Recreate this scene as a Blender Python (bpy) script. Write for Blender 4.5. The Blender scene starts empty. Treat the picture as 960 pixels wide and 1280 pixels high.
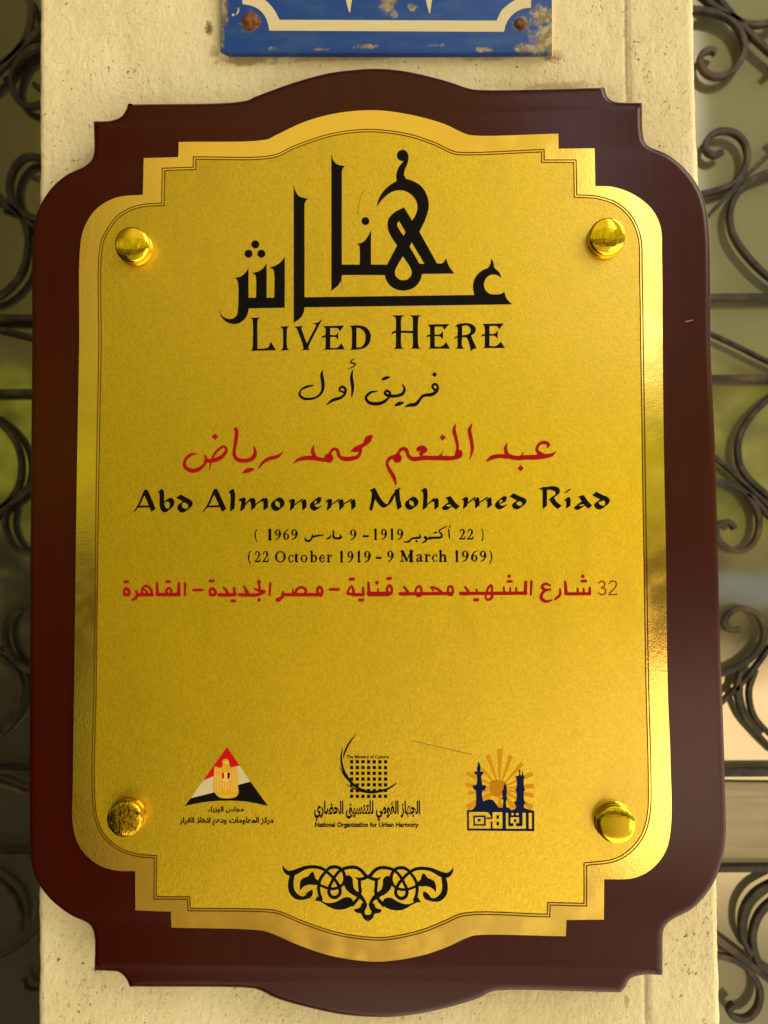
import bpy, bmesh, math, random
from mathutils import Vector, Matrix, noise
from mathutils.geometry import delaunay_2d_cdt, tessellate_polygon
random.seed(7)
S = bpy.context.scene
COL = S.collection
R = math.radians
PI = math.pi

# ------------------------------------------------------------------ camera
FPX = 1000.0                                  # focal length in photo pixels (photo 960 x 1280)
Y_PLATE = -0.0195                             # front of the metal plate (the pillar's face is Y = 0)
DIST = 0.353
cam_d = bpy.data.cameras.new('camera'); cam = bpy.data.objects.new('camera', cam_d); COL.objects.link(cam)
cam.location = (0, Y_PLATE - DIST, 0)
cam.rotation_euler = (R(92.5), 0, R(2.4))
cam_d.sensor_fit = 'HORIZONTAL'; cam_d.sensor_width = 36.0; cam_d.lens = 36.0 * FPX / 960.0
cam_d.clip_start = 0.01; cam_d.clip_end = 500
cam_d.dof.use_dof = True; cam_d.dof.focus_distance = DIST; cam_d.dof.aperture_fstop = 9.0
S.camera = cam
CM = cam.rotation_euler.to_matrix(); CL = Vector(cam.location)
def U(px, py, Y=Y_PLATE):
    """point of the plane at depth Y seen at a photo pixel"""
    d = CM @ Vector((px - 480.0, 640.0 - py, -FPX))
    return CL + d * ((Y - CL.y) / d.y)

# ------------------------------------------------------------------ view, world, sun
S.view_settings.view_transform = 'Standard'; S.view_settings.look = 'None'
S.view_settings.exposure = 0.2; S.view_settings.gamma = 1.0
SUN_EL, SUN_AZ = 38.0, 58.0                   # degrees; azimuth to the right of the plaque's normal
W = bpy.data.worlds.new('World'); S.world = W; W.use_nodes = True
wn, wl = W.node_tree.nodes, W.node_tree.links
wn.clear()
class N:
    """tiny expression helper for node trees"""
    def __init__(s, tree): s.t = tree
    def new(s, typ, **kw):
        n = s.t.nodes.new(typ)
        for k, v in kw.items(): setattr(n, k, v)
        return n
    def put(s, sock, v):
        if isinstance(v, (int, float)): sock.default_value = v
        elif isinstance(v, (tuple, list)): sock.default_value = tuple(v) + ((1,) if len(v) == 3 and len(sock.default_value) == 4 else ())
        else: s.t.links.new(v, sock)
    def m(s, op, a, b=0.0, c=0.0, clamp=False):
        n = s.new('ShaderNodeMath', operation=op, use_clamp=clamp)
        s.put(n.inputs[0], a); s.put(n.inputs[1], b); s.put(n.inputs[2], c)
        return n.outputs[0]
    def step(s, v, a, b):                      # smooth 0..1 between a and b
        n = s.new('ShaderNodeMapRange', interpolation_type='SMOOTHSTEP')
        s.put(n.inputs[0], v); s.put(n.inputs[1], a); s.put(n.inputs[2], b)
        return n.outputs[0]
    def mix(s, f, a, b, blend='MIX'):
        n = s.new('ShaderNodeMix', data_type='RGBA', blend_type=blend)
        s.put(n.inputs[0], f); s.put(n.inputs[6], a); s.put(n.inputs[7], b)
        return n.outputs[2]
    def noise(s, vec, scale, detail=2.0, rough=0.5, out=0):
        n = s.new('ShaderNodeTexNoise')
        s.put(n.inputs['Vector'], vec); n.inputs['Scale'].default_value = scale
        n.inputs['Detail'].default_value = detail; n.inputs['Roughness'].default_value = rough
        return n.outputs[out]
    def scale(s, vec, v):
        n = s.new('ShaderNodeVectorMath', operation='MULTIPLY'); s.put(n.inputs[0], vec); n.inputs[1].default_value = v
        return n.outputs[0]
    def bump(s, h, strength, dist, normal=None):
        n = s.new('ShaderNodeBump'); n.inputs['Strength'].default_value = strength; n.inputs['Distance'].default_value = dist
        s.put(n.inputs['Height'], h)
        if normal is not None: s.put(n.inputs['Normal'], normal)
        return n.outputs[0]
E = N(W.node_tree)
sky = E.new('ShaderNodeTexSky'); sky.sky_type = 'NISHITA'; sky.sun_disc = False
sky.sun_elevation = R(SUN_EL); sky.sun_rotation = R(180 - SUN_AZ)
skyc = E.mix(1.0, sky.outputs[0], (0.09, 0.09, 0.09), 'MULTIPLY')
tc = E.new('ShaderNodeTexCoord'); sep = E.new('ShaderNodeSeparateXYZ')
W.node_tree.links.new(tc.outputs['Generated'], sep.inputs[0])
dx, dy, dz = sep.outputs
el = E.m('DEGREES', E.m('ARCSINE', dz))
az = E.m('DEGREES', E.m('ARCTAN2', dx, E.m('MULTIPLY', dy, -1.0)))      # + to the right when facing the plaque
wob = E.noise(tc.outputs['Generated'], 9.0, 3.0)
elw = E.m('ADD', el, E.m('MULTIPLY', E.m('SUBTRACT', wob, 0.5), 5.0))
# the far side of the street: pale facade above, trees, parked cars, pavement
facade = E.mix(E.step(az, -30.0, -14.0), (0.22, 0.17, 0.06), (0.74, 0.60, 0.22))
facade = E.mix(E.step(az, 10.0, 16.5), facade, (2.4, 2.3, 2.5))
facade = E.mix(E.step(az, 18.2, 20.5), facade, (0.50, 0.46, 0.26))
facade = E.mix(E.step(az, 30.0, 40.0), facade, (1.6, 1.45, 1.15))  # bright unseen facade to the side, added as a broad soft source
facade = E.mix(E.step(az, 62.0, 85.0), facade, (0.7, 0.6, 0.42))
skym = E.mix(E.step(el, 40.0, 62.0), facade, skyc)
leaf = E.noise(tc.outputs['Generated'], 22.0, 4.0, 0.65)
trees = E.mix(E.step(leaf, 0.38, 0.66), (0.22, 0.22, 0.03), (0.80, 0.78, 0.10))
lo = E.mix(E.step(az, -25.0, -19.0), (0.045, 0.035, 0.018), (0.36, 0.25, 0.11))
verge = E.m('MULTIPLY', E.step(el, -21.0, -15.0), E.m('MULTIPLY', E.step(az, -25.0, -20.0), E.step(az, 2.0, -8.0)))
lo = E.mix(verge, lo, (0.34, 0.32, 0.05))
lo = E.mix(E.step(az, -14.0, 12.0), lo, (0.66, 0.56, 0.40))
lo = E.mix(E.m('MULTIPLY', E.step(az, 13.0, 18.0), E.step(el, -26.0, -14.0)), lo, (3.9, 2.7, 2.0))
lo = E.mix(E.m('MULTIPLY', E.step(az, 24.0, 34.0), E.step(el, -5.0, -14.0)), lo, (1.9, 1.7, 1.25))
hot = E.m('MULTIPLY', E.step(E.m('ABSOLUTE', E.m('SUBTRACT', az, 18.0)), 7.0, 1.5), E.step(E.m('ABSOLUTE', E.m('SUBTRACT', el, -16.5)), 4.5, 1.5))
lo = E.mix(hot, lo, (3.2, 2.9, 2.1))
mid = E.mix(E.step(leaf, 0.42, 0.6), (0.045, 0.036, 0.022), (0.31, 0.24, 0.09))
car = E.m('MULTIPLY', E.step(E.m('ABSOLUTE', E.m('SUBTRACT', elw, -2.3)), 1.6, 0.5), E.step(az, 18.0, 21.0))
mid = E.mix(car, mid, (0.33, 0.42, 0.62))
lo = E.mix(E.m('MULTIPLY', E.step(elw, -29.0, -38.0), E.step(az, -32.0, -8.0)), lo, (2.15, 1.87, 1.36))           # sunlit pavement close by
env = E.mix(E.step(elw, -9.0, -5.0), lo, mid)
env = E.mix(E.step(elw, -0.5, 3.0), env, trees)
env = E.mix(E.step(elw, 10.0, 13.5), env, skym)
env = E.mix(E.step(az, -75.0, -2.0), E.mix(1.0, env, (.42, .42, .40), 'MULTIPLY'), env)   # surroundings dimmed on the left to darken that side of brass and wall
bg = E.new('ShaderNodeBackground'); W.node_tree.links.new(env, bg.inputs[0]); bg.inputs[1].default_value = 1.0
wo = E.new('ShaderNodeOutputWorld'); W.node_tree.links.new(bg.outputs[0], wo.inputs[0])

sd = bpy.data.lights.new('sun', 'SUN'); sun = bpy.data.objects.new('sun', sd); COL.objects.link(sun)
sd.energy = 1.4; sd.angle = R(40); sd.color = (1.0, 0.90, 0.72)
sv = Vector((math.sin(R(SUN_AZ)) * math.cos(R(SUN_EL)), -math.cos(R(SUN_AZ)) * math.cos(R(SUN_EL)), math.sin(R(SUN_EL))))
sun.rotation_euler = sv.to_track_quat('Z', 'Y').to_euler(); sun.location = (0.6, -0.8, 0.9)

# ------------------------------------------------------------------ materials
def mat(name, base, rough=0.5, metal=0.0, fn=None, **kw):
    m = bpy.data.materials.new(name); m.use_nodes = True
    p = m.node_tree.nodes['Principled BSDF']
    p.inputs['Base Color'].default_value = tuple(base) + (1,)
    p.inputs['Roughness'].default_value = rough; p.inputs['Metallic'].default_value = metal
    for k, v in kw.items(): p.inputs[k.replace('_', ' ')].default_value = v
    if fn:
        n = N(m.node_tree); t = n.new('ShaderNodeTexCoord')
        fn(n, p, t.outputs['Object'])
    return m
GOLD = (0.92, 0.60, 0.015)
def f_satin(n, p, v):
    g = n.noise(v, 1900.0, 2.0, 0.6); g2 = n.noise(v, 950.0, 2.0, 0.6); big = n.noise(v, 11.0, 4.0, .6); sm = n.noise(n.scale(v, (1, 1, .35)), 60.0, 4.0, .65)
    col = n.mix(n.step(g2, 0.25, 0.75), (0.655, 0.44, 0.0), (0.80, 0.55, 0.001))
    n.put(p.inputs['Base Color'], n.mix(n.m('MULTIPLY', n.step(sm, .50, .78), .45), col, (0.58, 0.365, 0.0)))
    n.put(p.inputs['Roughness'], n.m('ADD', 0.28, n.m('ADD', n.m('MULTIPLY', big, 0.20), n.m('MULTIPLY', sm, .10))))
    n.put(p.inputs['Normal'], n.bump(n.m('ADD', n.m('MULTIPLY', g, 0.6), g2), 0.28, 0.0004))
def f_polish(n, p, v):
    g = n.noise(v, 1500.0, 2.0); g2 = n.noise(v, 90.0, 2.0); pit = n.noise(v, 420.0, 1.0)
    n.put(p.inputs['Roughness'], n.m('ADD', 0.10, n.m('MULTIPLY', n.step(g2, 0.35, 0.7), 0.12)))
    n.put(p.inputs['Normal'], n.bump(n.m('ADD', n.m('MULTIPLY', g, .6), n.m('MULTIPLY', pit, 0.35)), 0.09, 0.0004))
def f_cap(n, p, v):
    g = n.noise(v, 300.0, 2.0); sc = n.noise(n.scale(v, (1, 1, 6)), 260.0, 3.0)
    n.put(p.inputs['Roughness'], n.m('ADD', 0.05, n.m('MULTIPLY', n.step(sc, 0.5, 0.75), 0.10)))
    n.put(p.inputs['Normal'], n.bump(n.m('ADD', n.m('MULTIPLY', g, .5), sc), 0.05, 0.0006))
def f_scuff(n, p, v):
    a = n.noise(n.scale(v, (1, 1, .5)), 420.0, 3.0, .65); b = n.noise(v, 700.0, 2.0)
    n.put(p.inputs['Base Color'], n.mix(n.step(b, .5, .65), (0.62, 0.38, 0.02), (0.28, 0.15, 0.01)))
    n.put(p.inputs['Roughness'], n.m('ADD', 0.06, n.m('MULTIPLY', n.step(a, 0.45, 0.7), 0.25)))
    n.put(p.inputs['Normal'], n.bump(a, 0.30, 0.0012))
def f_wood(n, p, v):
    st = n.noise(n.scale(v, (60, 10, 4)), 6.0, 5.0, 0.6); fine = n.noise(v, 700.0, 2.0); big = n.noise(v, 9.0, 3.0)
    n.put(p.inputs['Base Color'], n.mix(st, (0.029, 0.0022, 0.0006), (0.044, 0.0040, 0.0012)))
    n.put(p.inputs['Roughness'], n.m('ADD', 0.13, n.m('MULTIPLY', big, 0.16)))
    n.put(p.inputs['Normal'], n.bump(n.m('ADD', n.m('MULTIPLY', fine, 0.5), st), 0.05, 0.0006))
def spots(n, v, lst):
    """stains of given centre and radius, broken up by noise"""
    acc = 0.0
    w = n.noise(v, 260.0, 4.0, 0.7)
    for (c, r, k) in lst:
        s = n.new('ShaderNodeVectorMath', operation='SUBTRACT'); n.put(s.inputs[0], v); s.inputs[1].default_value = c
        q = n.scale(s.outputs[0], (1.0 / r[0], 0.0, 1.0 / r[1]))
        l = n.new('ShaderNodeVectorMath', operation='LENGTH'); n.put(l.inputs[0], q)
        f = n.m('MULTIPLY', n.step(n.m('ADD', l.outputs['Value'], n.m('MULTIPLY', n.m('SUBTRACT', w, 0.5), 2.6)), 1.1, 0.35), k)
        acc = n.m('MAXIMUM', acc, f)
    return acc
def f_plaster(n, p, v):
    a = n.noise(v, 95.0, 6.0, 0.66); b = n.noise(n.scale(v, (1.0, 1.0, 0.55)), 430.0, 5.0, 0.66); c = n.noise(v, 1100.0, 2.0)
    big = n.noise(v, 16.0, 5.0, .6); patch = n.step(n.noise(v, 26.0, 3.0), .42, .62)
    col = n.mix(n.step(big, 0.35, 0.7), (0.70, 0.595, 0.35), (0.79, 0.69, 0.44))
    col = n.mix(n.m('MULTIPLY', n.step(b, 0.52, 0.70), n.m('MULTIPLY', patch, 0.40)), col, (0.42, 0.33, 0.18))
    pit = n.m('MULTIPLY', n.step(n.noise(n.scale(v, (1, 1, .6)), 620.0, 3.0, 0.7), 0.615, 0.68), n.m('ADD', .22, n.m('MULTIPLY', patch, .60)))
    dot = n.m('MULTIPLY', n.step(n.noise(v, 260.0, 2.0, 0.7), 0.69, 0.715), 0.85)
    col = n.mix(pit, col, (0.20, 0.135, 0.06)); col = n.mix(dot, col, (0.07, 0.05, 0.03))
    px = lambda x, y: tuple(U(x, y, 0.0))
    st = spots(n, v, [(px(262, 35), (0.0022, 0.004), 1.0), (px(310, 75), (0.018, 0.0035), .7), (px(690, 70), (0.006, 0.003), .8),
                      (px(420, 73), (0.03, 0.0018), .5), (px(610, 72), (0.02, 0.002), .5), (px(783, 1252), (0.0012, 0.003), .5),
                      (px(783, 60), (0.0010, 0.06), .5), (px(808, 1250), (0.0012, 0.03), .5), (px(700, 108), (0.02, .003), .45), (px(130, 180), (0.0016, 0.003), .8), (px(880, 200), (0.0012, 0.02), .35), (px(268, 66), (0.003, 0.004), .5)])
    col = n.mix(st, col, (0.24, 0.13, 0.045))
    n.put(p.inputs['Base Color'], col)
    h = n.m('ADD', n.m('MULTIPLY', a, 1.5), n.m('ADD', n.m('MULTIPLY', b, 0.55), n.m('MULTIPLY', c, 0.15)))
    n.put(p.inputs['Normal'], n.bump(n.m('SUBTRACT', h, n.m('MULTIPLY', pit, 1.3)), 0.60, 0.0014))
def f_enamel(n, p, v):
    px = lambda x, y: tuple(U(x, y, -0.004))
    st = spots(n, v, [(px(678, 22), (.006, .006), 1.), (px(684, 50), (.0085, .011), 1.), (px(665, 61), (.009, .0030), .9), (px(280, 12), (.0026, .011), .9),
                      (px(278, 40), (.0016, .012), .6), (px(458, 58), (.006, .0014), .8), (px(545, 57), (.005, .0010), .6), (px(340, 61), (.003, .0012), .5),
                      (px(604, 62), (.005, .0014), .9), (px(400, 62), (.004, .0009), .5), (px(484, 4), (.004, .006), .9), (px(493, 18), (.003, .002), .7), (px(516, 10), (.0026, .0022), .8), (px(314, 28), (.0055, .0055), .6), (px(651, 31), (.0042, .0042), .7)])
    fine = n.noise(v, 300.0, 5.0, 0.7); g = n.noise(n.scale(v, (0.35, 1, 1)), 160.0, 5.0, .7)
    col = n.mix(n.step(g, 0.40, 0.75), (0.016, 0.060, 0.26), (0.034, 0.090, 0.26))
    ch = n.mix(n.step(fine, 0.4, 0.62), (0.20, 0.155, 0.055), (0.42, 0.36, 0.22))
    ch = n.mix(n.step(fine, 0.62, 0.7), ch, (0.16, 0.06, 0.02))
    n.put(p.inputs['Base Color'], n.mix(st, col, ch))
    n.put(p.inputs['Roughness'], n.m('ADD', 0.42, n.m('MULTIPLY', st, 0.4)))
    n.put(p.inputs['Normal'], n.bump(n.m('SUBTRACT', n.m('MULTIPLY', fine, 0.3), st), 0.5, 0.0004))
def f_stripe(n, p, v):
    a = n.noise(n.scale(v, (0.12, 1, 3)), 300.0, 3.0); b = n.noise(v, 160.0, 4.0, .7)
    col = n.mix(a, (0.60, 0.50, 0.28), (0.68, 0.59, 0.36))
    n.put(p.inputs['Base Color'], n.mix(n.m('MULTIPLY', n.step(b, 0.68, 0.74), .8), col, (0.25, 0.10, 0.04)))
def f_rust(n, p, v):
    a = n.noise(v, 500.0, 4.0, .7)
    n.put(p.inputs['Base Color'], n.mix(n.step(a, .35, .65), (0.07, 0.018, 0.006), (0.26, 0.085, 0.022)))
    n.put(p.inputs['Normal'], n.bump(a, .8, .001))
def f_iron(n, p, v):
    a = n.noise(v, 130.0, 5.0, .65); b = n.noise(v, 28.0, 3.0)
    col = n.mix(n.step(a, 0.42, 0.62), (0.005, 0.004, 0.003), (0.038, 0.022, 0.012))
    n.put(p.inputs['Base Color'], n.mix(n.m('MULTIPLY', n.step(b, .5, .7), .6), col, (0.13, 0.068, 0.026)))
    n.put(p.inputs['Normal'], n.bump(a, .5, .001))
def f_rail(n, p, v):
    a = n.noise(n.scale(v, (.2, 1, 1)), 160.0, 4.0, .65)
    n.put(p.inputs['Base Color'], n.mix(a, (0.19, 0.155, 0.085), (0.36, 0.30, 0.19)))
    n.put(p.inputs['Normal'], n.bump(a, .3, .001))
def f_ink(n, p, v):
    a = n.noise(v, 800.0, 2.0)
    n.put(p.inputs['Normal'], n.bump(a, .12, .0004))
M_SATIN = mat('satin_brass', GOLD, .4, 1.0, f_satin, Coat_Weight=1.0, Coat_Roughness=.26, Coat_IOR=1.6)
M_POLISH = mat('polished_brass', (0.92, 0.63, 0.09), .14, 1.0, f_polish, Coat_Weight=.9, Coat_Roughness=.12, Coat_IOR=1.55)
M_CAP = mat('cap_brass', (0.98, 0.66, 0.04), .08, 1.0, f_cap)
M_CAP2 = mat('scuffed_cap_brass', (0.70, 0.44, 0.03), .12, 1.0, f_scuff)
M_GROOVE = mat('groove_shading', (0.30, 0.15, 0.012), .45, 0.8)  # dark reflection in the engraved lines painted into their colour
M_WOOD = mat('mahogany_lacquer', (.055, .014, .006), .35, 0.0, f_wood, Specular_IOR_Level=.25)
M_PLASTER = mat('painted_plaster', (.74, .63, .38), .85, 0.0, f_plaster, Specular_IOR_Level=.25)
M_BLACK = mat('black_ink', (.0040, .0028, .0020), .42, 0.0, f_ink, Specular_IOR_Level=.08)
M_RED = mat('red_ink', (.32, .001, .004), .5, 0.0, f_ink, Specular_IOR_Level=.12)
M_FLAGRED = mat('flag_red_ink', (.50, .003, .006), .5, 0.0, f_ink, Specular_IOR_Level=.12)
M_WHITE = mat('white_ink', (.56, .47, .27), .5, 0.0, f_ink, Specular_IOR_Level=.12)
M_NAVY = mat('navy_ink', (.003, .007, .045), .45, 0.0, f_ink, Specular_IOR_Level=.08)
M_SUNINK = mat('orange_ink', (.50, .19, .0), .5, 0.0, f_ink, Specular_IOR_Level=.12)
M_RAYINK = mat('pale_orange_ink', (.60, .27, .0), .5, 0.0, f_ink, Specular_IOR_Level=.12)
M_EAGLE = mat('eagle_ink', (.60, .34, .012), .5, 0.0, f_ink, Specular_IOR_Level=.12)
M_EAGLE2 = mat('eagle_line_ink', (.74, .47, .12), .5, 0.0, f_ink, Specular_IOR_Level=.12)
M_SCR = mat('scratch', (.33, .19, .02), .5, .6)
M_SCRW = mat('wood_scratch', (.42, .2, .09), .6)
M_ENAMEL = mat('blue_enamel', (.02, .06, .2), .45, 0.0, f_enamel, Specular_IOR_Level=.22)
M_STRIPE = mat('cream_enamel', (.64, .55, .32), .5, 0.0, f_stripe)
M_EDGE = mat('sign_edge', (.52, .38, .19), .8, 0.0, f_stripe)
M_RUST = mat('rusty_screw', (.16, .05, .015), .8, 0.0, f_rust)
M_IRON = mat('wrought_iron', (.04, .027, .018), .55, 0.2, f_iron)
M_RAIL = mat('door_rail_paint', (.28, .23, .14), .6, 0.0, f_rail)
def glass_mat(name, tint, refl, base):
    m = bpy.data.materials.new(name); m.use_nodes = True
    n = N(m.node_tree); p = m.node_tree.nodes['Principled BSDF']; out = m.node_tree.nodes['Material Output']
    p.inputs['Base Color'].default_value = base + (1,); p.inputs['Roughness'].default_value = .6
    g = n.new('ShaderNodeBsdfGlossy'); g.inputs['Color'].default_value = tint + (1,); g.inputs['Roughness'].default_value = .03
    x = n.new('ShaderNodeMixShader'); x.inputs[0].default_value = refl
    t = n.new('ShaderNodeTexCoord'); n.put(g.inputs['Normal'], n.bump(n.noise(t.outputs['Object'], 7.0, 1.0), .03, .02))
    m.node_tree.links.new(p.outputs[0], x.inputs[1]); m.node_tree.links.new(g.outputs[0], x.inputs[2])
    m.node_tree.links.new(x.outputs[0], out.inputs[0])
    return m
M_GLASS = glass_mat('reflection_toned_glass', (0.90, 0.84, 0.52), 0.24, (.085, .075, .030))  # olive base colour stands in for the street reflected in the pane
M_GLASS_DARK = glass_mat('dim_reflection_glass', (0.86, 0.78, 0.40), 0.26, (.014, .011, .005))  # darker copy of the pane glass, dim left reflections put into its colour

# ------------------------------------------------------------------ objects
def thing(name, label, cat, loc, group=None):
    o = bpy.data.objects.new(name, None); COL.objects.link(o); o.location = loc
    o.empty_display_size = .02
    o['label'] = label; o['category'] = cat; o['kind'] = 'thing'
    if group: o['group'] = group
    return o
def root_loc(p):
    while p.parent: p = p.parent
    return Vector(p.location)
def mesh(name, verts, faces, m, parent=None, label=None, smooth=False, mats=None):
    off = root_loc(parent) if parent else Vector()
    me = bpy.data.meshes.new(name)
    me.from_pydata([Vector(v) - off for v in verts], [], faces)
    for x in (mats or [m]): me.materials.append(x)
    if smooth: me.polygons.foreach_set('use_smooth', [True] * len(me.polygons))
    me.update()
    o = bpy.data.objects.new(name, me); COL.objects.link(o)
    if parent: o.parent = parent
    if label: o['label'] = label
    return o
# the texture space of every part is its object space = thing space; the plaster and the enamel are
# therefore built with their origin at the world's origin.

# ---- 2D shapes, in photo pixels
class T:                                     # a zoomed region of the photo: origin and scale
    def __init__(s, ox, oy, k): s.ox, s.oy, s.k = ox, oy, k
    def p(s, x, y): return (s.ox + x / s.k, s.oy + y / s.k)
def cr(p0, p1, p2, p3, t):
    """centripetal Catmull-Rom between p1 and p2"""
    d = lambda a, b: max(math.hypot(b[0] - a[0], b[1] - a[1]), 1e-6) ** .5
    d1, d2, d3 = d(p0, p1), d(p1, p2), d(p2, p3)
    t2, t3 = t * t, t * t * t
    out = []
    for a, b, c, e in zip(p0, p1, p2, p3):
        m1 = c - b + d2 * ((b - a) / d1 - (c - a) / (d1 + d2))
        m2 = c - b + d2 * ((e - c) / d3 - (e - b) / (d2 + d3))
        out.append((2 * t3 - 3 * t2 + 1) * b + (t3 - 2 * t2 + t) * m1 + (3 * t2 - 2 * t3) * c + (t3 - t2) * m2)
    return tuple(out)
def smooth_open(pts, n=5):
    if len(pts) < 3: return list(pts)
    out = []
    P = [tuple(2 * a - b for a, b in zip(pts[0], pts[1]))] + list(pts) + [tuple(2 * a - b for a, b in zip(pts[-1], pts[-2]))]
    for i in range(1, len(P) - 2):
        for k in range(n): out.append(cr(P[i - 1], P[i], P[i + 1], P[i + 2], k / n))
    out.append(tuple(pts[-1]))
    return out
def path(pts, n=5):
    """closed outline; (x, y, 1) is a corner, (x, y) a smooth point"""
    c = [i for i, q in enumerate(pts) if len(q) > 2]
    xy = [tuple(q[:2]) for q in pts]
    if not c:
        L = len(xy); out = []
        for i in range(L):
            for k in range(n): out.append(cr(xy[i - 1], xy[i], xy[(i + 1) % L], xy[(i + 2) % L], k / n))
        return out
    out = []
    for a, b in zip(c, c[1:] + [c[0] + len(xy)]):
        out += smooth_open([xy[j % len(xy)] for j in range(a, b + 1)], n)[:-1]
    return out
def hull(pts):
    pts = sorted(set((round(a, 5), round(b, 5)) for a, b in pts))
    if len(pts) < 3: return pts
    def half(ps):
        h = []
        for q in ps:
            while len(h) > 1 and (h[-1][0] - h[-2][0]) * (q[1] - h[-2][1]) - (h[-1][1] - h[-2][1]) * (q[0] - h[-2][0]) <= 0: h.pop()
            h.append(q)
        return h
    return half(pts)[:-1] + half(pts[::-1])[:-1]
def circ(x, y, r, n=20): return [(x + r * math.cos(2 * PI * i / n), y + r * math.sin(2 * PI * i / n)) for i in range(n)]
def rect(x0, y0, x1, y1): return [(x0, y0), (x1, y0), (x1, y1), (x0, y1)]
def diamond(x, y, r): return [(x - r, y + r * .1), (x - r * .1, y - r), (x + r, y - r * .1), (x + r * .1, y + r)]
def brush(pts, n=4):
    """pen stroke (x, y, full width) -> convex pieces"""
    q = smooth_open(pts, n); out = []
    ring = []
    for i, (x, y, w) in enumerate(q):
        a = q[max(i - 1, 0)]; b = q[min(i + 1, len(q) - 1)]
        dx_, dy_ = b[0] - a[0], b[1] - a[1]; l = math.hypot(dx_, dy_) or 1
        h = max(w, 1.0) / 2
        ring.append(((x - dy_ / l * h, y + dx_ / l * h), (x + dy_ / l * h, y - dx_ / l * h)))
    for a, b in zip(ring, ring[1:]): out.append(hull([a[0], a[1], b[0], b[1]]))
    for (x, y, w) in [q[0], q[-1]] + [p for p in pts[1:-1]]: out.append(circ(x, y, max(w, 1.0) / 2, 12))
    return [h for h in out if len(h) > 2]
def nib(pts, ln, ang=38, th=5, n=4):
    """broad pen held at an angle"""
    q = smooth_open(pts, n); a = R(ang)
    ux, uy = math.cos(a) * ln / 2, -math.sin(a) * ln / 2
    vx, vy = math.sin(a) * th / 2, math.cos(a) * th / 2
    k = lambda x, y: [(x + ux + vx, y + uy + vy), (x + ux - vx, y + uy - vy), (x - ux + vx, y - uy + vy), (x - ux - vx, y - uy - vy)]
    return [hull(k(*a_) + k(*b_)) for a_, b_ in zip(q, q[1:])]
def tr(t, polys): return [[t.p(x, y) for x, y in p] for p in polys]
def area(p): return sum(p[i - 1][0] * p[i][1] - p[i][0] * p[i - 1][1] for i in range(len(p)))
def union(pos, neg=(), over=()):
    """flat triangles of (pos - neg) + over"""
    V, F = [], []
    ids = {}
    allp = [(p, 0) for p in pos] + [(p, 1) for p in neg] + [(p, 2) for p in over]
    kind = []
    for p, k in allp:
        q = []
        for v in p:
            key = (round(v[0], 4), round(v[1], 4))
            if key not in ids: ids[key] = len(V); V.append(Vector(key))
            if not q or q[-1] != ids[key]: q.append(ids[key])
        if len(q) > 1 and q[0] == q[-1]: q.pop()
        if len(q) < 3: continue
        if area([V[i] for i in q]) < 0: q.reverse()
        F.append(q); kind.append(k)
    ov, oe, of, a, b, fo = delaunay_2d_cdt(V, [], F, 1, 1e-5)
    keep = []
    for f, o in zip(of, fo):
        ks = {kind[i] for i in o}
        if 2 in ks or (0 in ks and 1 not in ks): keep.append(f)
    used = sorted({i for f in keep for i in f}); mp = {u: i for i, u in enumerate(used)}
    return [tuple(ov[u]) for u in used], [[mp[i] for i in f] for f in keep]
def printed(name, parent, m, pos, neg=(), over=(), Y=None, label=None):
    v, f = union(pos, neg, over)
    Y = Y_PLATE - 0.00006 if Y is None else Y
    f = [list(reversed(q)) if area([v[i] for i in q]) < 0 else q for q in f]
    return mesh(name, [U(x, y, Y) for x, y in v], f, m, parent, label)

# ---- outlines and rings
def offset(poly, d):
    """poly in world XZ, inward by d"""
    n = len(poly); s = 1 if area(poly) > 0 else -1; out = []
    for i in range(n):
        a, b, c = poly[i - 1], poly[i], poly[(i + 1) % n]
        e1 = Vector((b[0] - a[0], b[1] - a[1])); e2 = Vector((c[0] - b[0], c[1] - b[1]))
        e1 = e1.normalized() if e1.length > 1e-9 else e2.normalized(); e2 = e2.normalized() if e2.length > 1e-9 else e1
        n1 = Vector((-e1.y, e1.x)) * s; n2 = Vector((-e2.y, e2.x)) * s
        m_ = n1 + n2
        if m_.length < 1e-6: m_ = n1
        m_.normalize(); k = min(1.0 / max(m_.dot(n1), .2), 1.6)
        out.append((b[0] + m_.x * d * k, b[1] + m_.y * d * k))
    return out
def rings(name, outline, prof, m, parent, fill=True, mats=None, ring_mats=None, label=None, smooth=True):
    """outline: world XZ; prof: list of (inset, Y) from the back to the front"""
    V, F, MI = [], [], []
    n = len(outline)
    for d, y in prof: V += [(p[0], y, p[1]) for p in (offset(outline, d) if d else outline)]
    ccw = area(outline) > 0
    for k in range(len(prof) - 1):
        for i in range(n):
            j = (i + 1) % n
            f = [k * n + i, k * n + j, (k + 1) * n + j, (k + 1) * n + i]
            F.append(f if ccw else f[::-1]); MI.append(ring_mats[k] if ring_mats else 0)
    nf = len(F)
    if fill:
        b = (len(prof) - 1) * n
        for t in tessellate_polygon([[Vector((V[b + i][0], V[b + i][2], 0)) for i in range(n)]]):
            q = [b + i for i in t]
            if area([(V[i][0], V[i][2]) for i in q]) < 0: q.reverse()
            F.append(q); MI.append(ring_mats[-1] if ring_mats else 0)
    o = mesh(name, V, F, m, parent, label, mats=mats)
    o.data.polygons.foreach_set('material_index', MI)
    if smooth:
        for i, p in enumerate(o.data.polygons): p.use_smooth = i < nf
        if hasattr(o.data, 'set_sharp_from_angle'): o.data.set_sharp_from_angle(angle=R(40))
    return o
def world_outline(pts, Y, n=6):
    return [(q.x, q.z) for q in (U(x, y, Y) for x, y in path(pts, n))]

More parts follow.
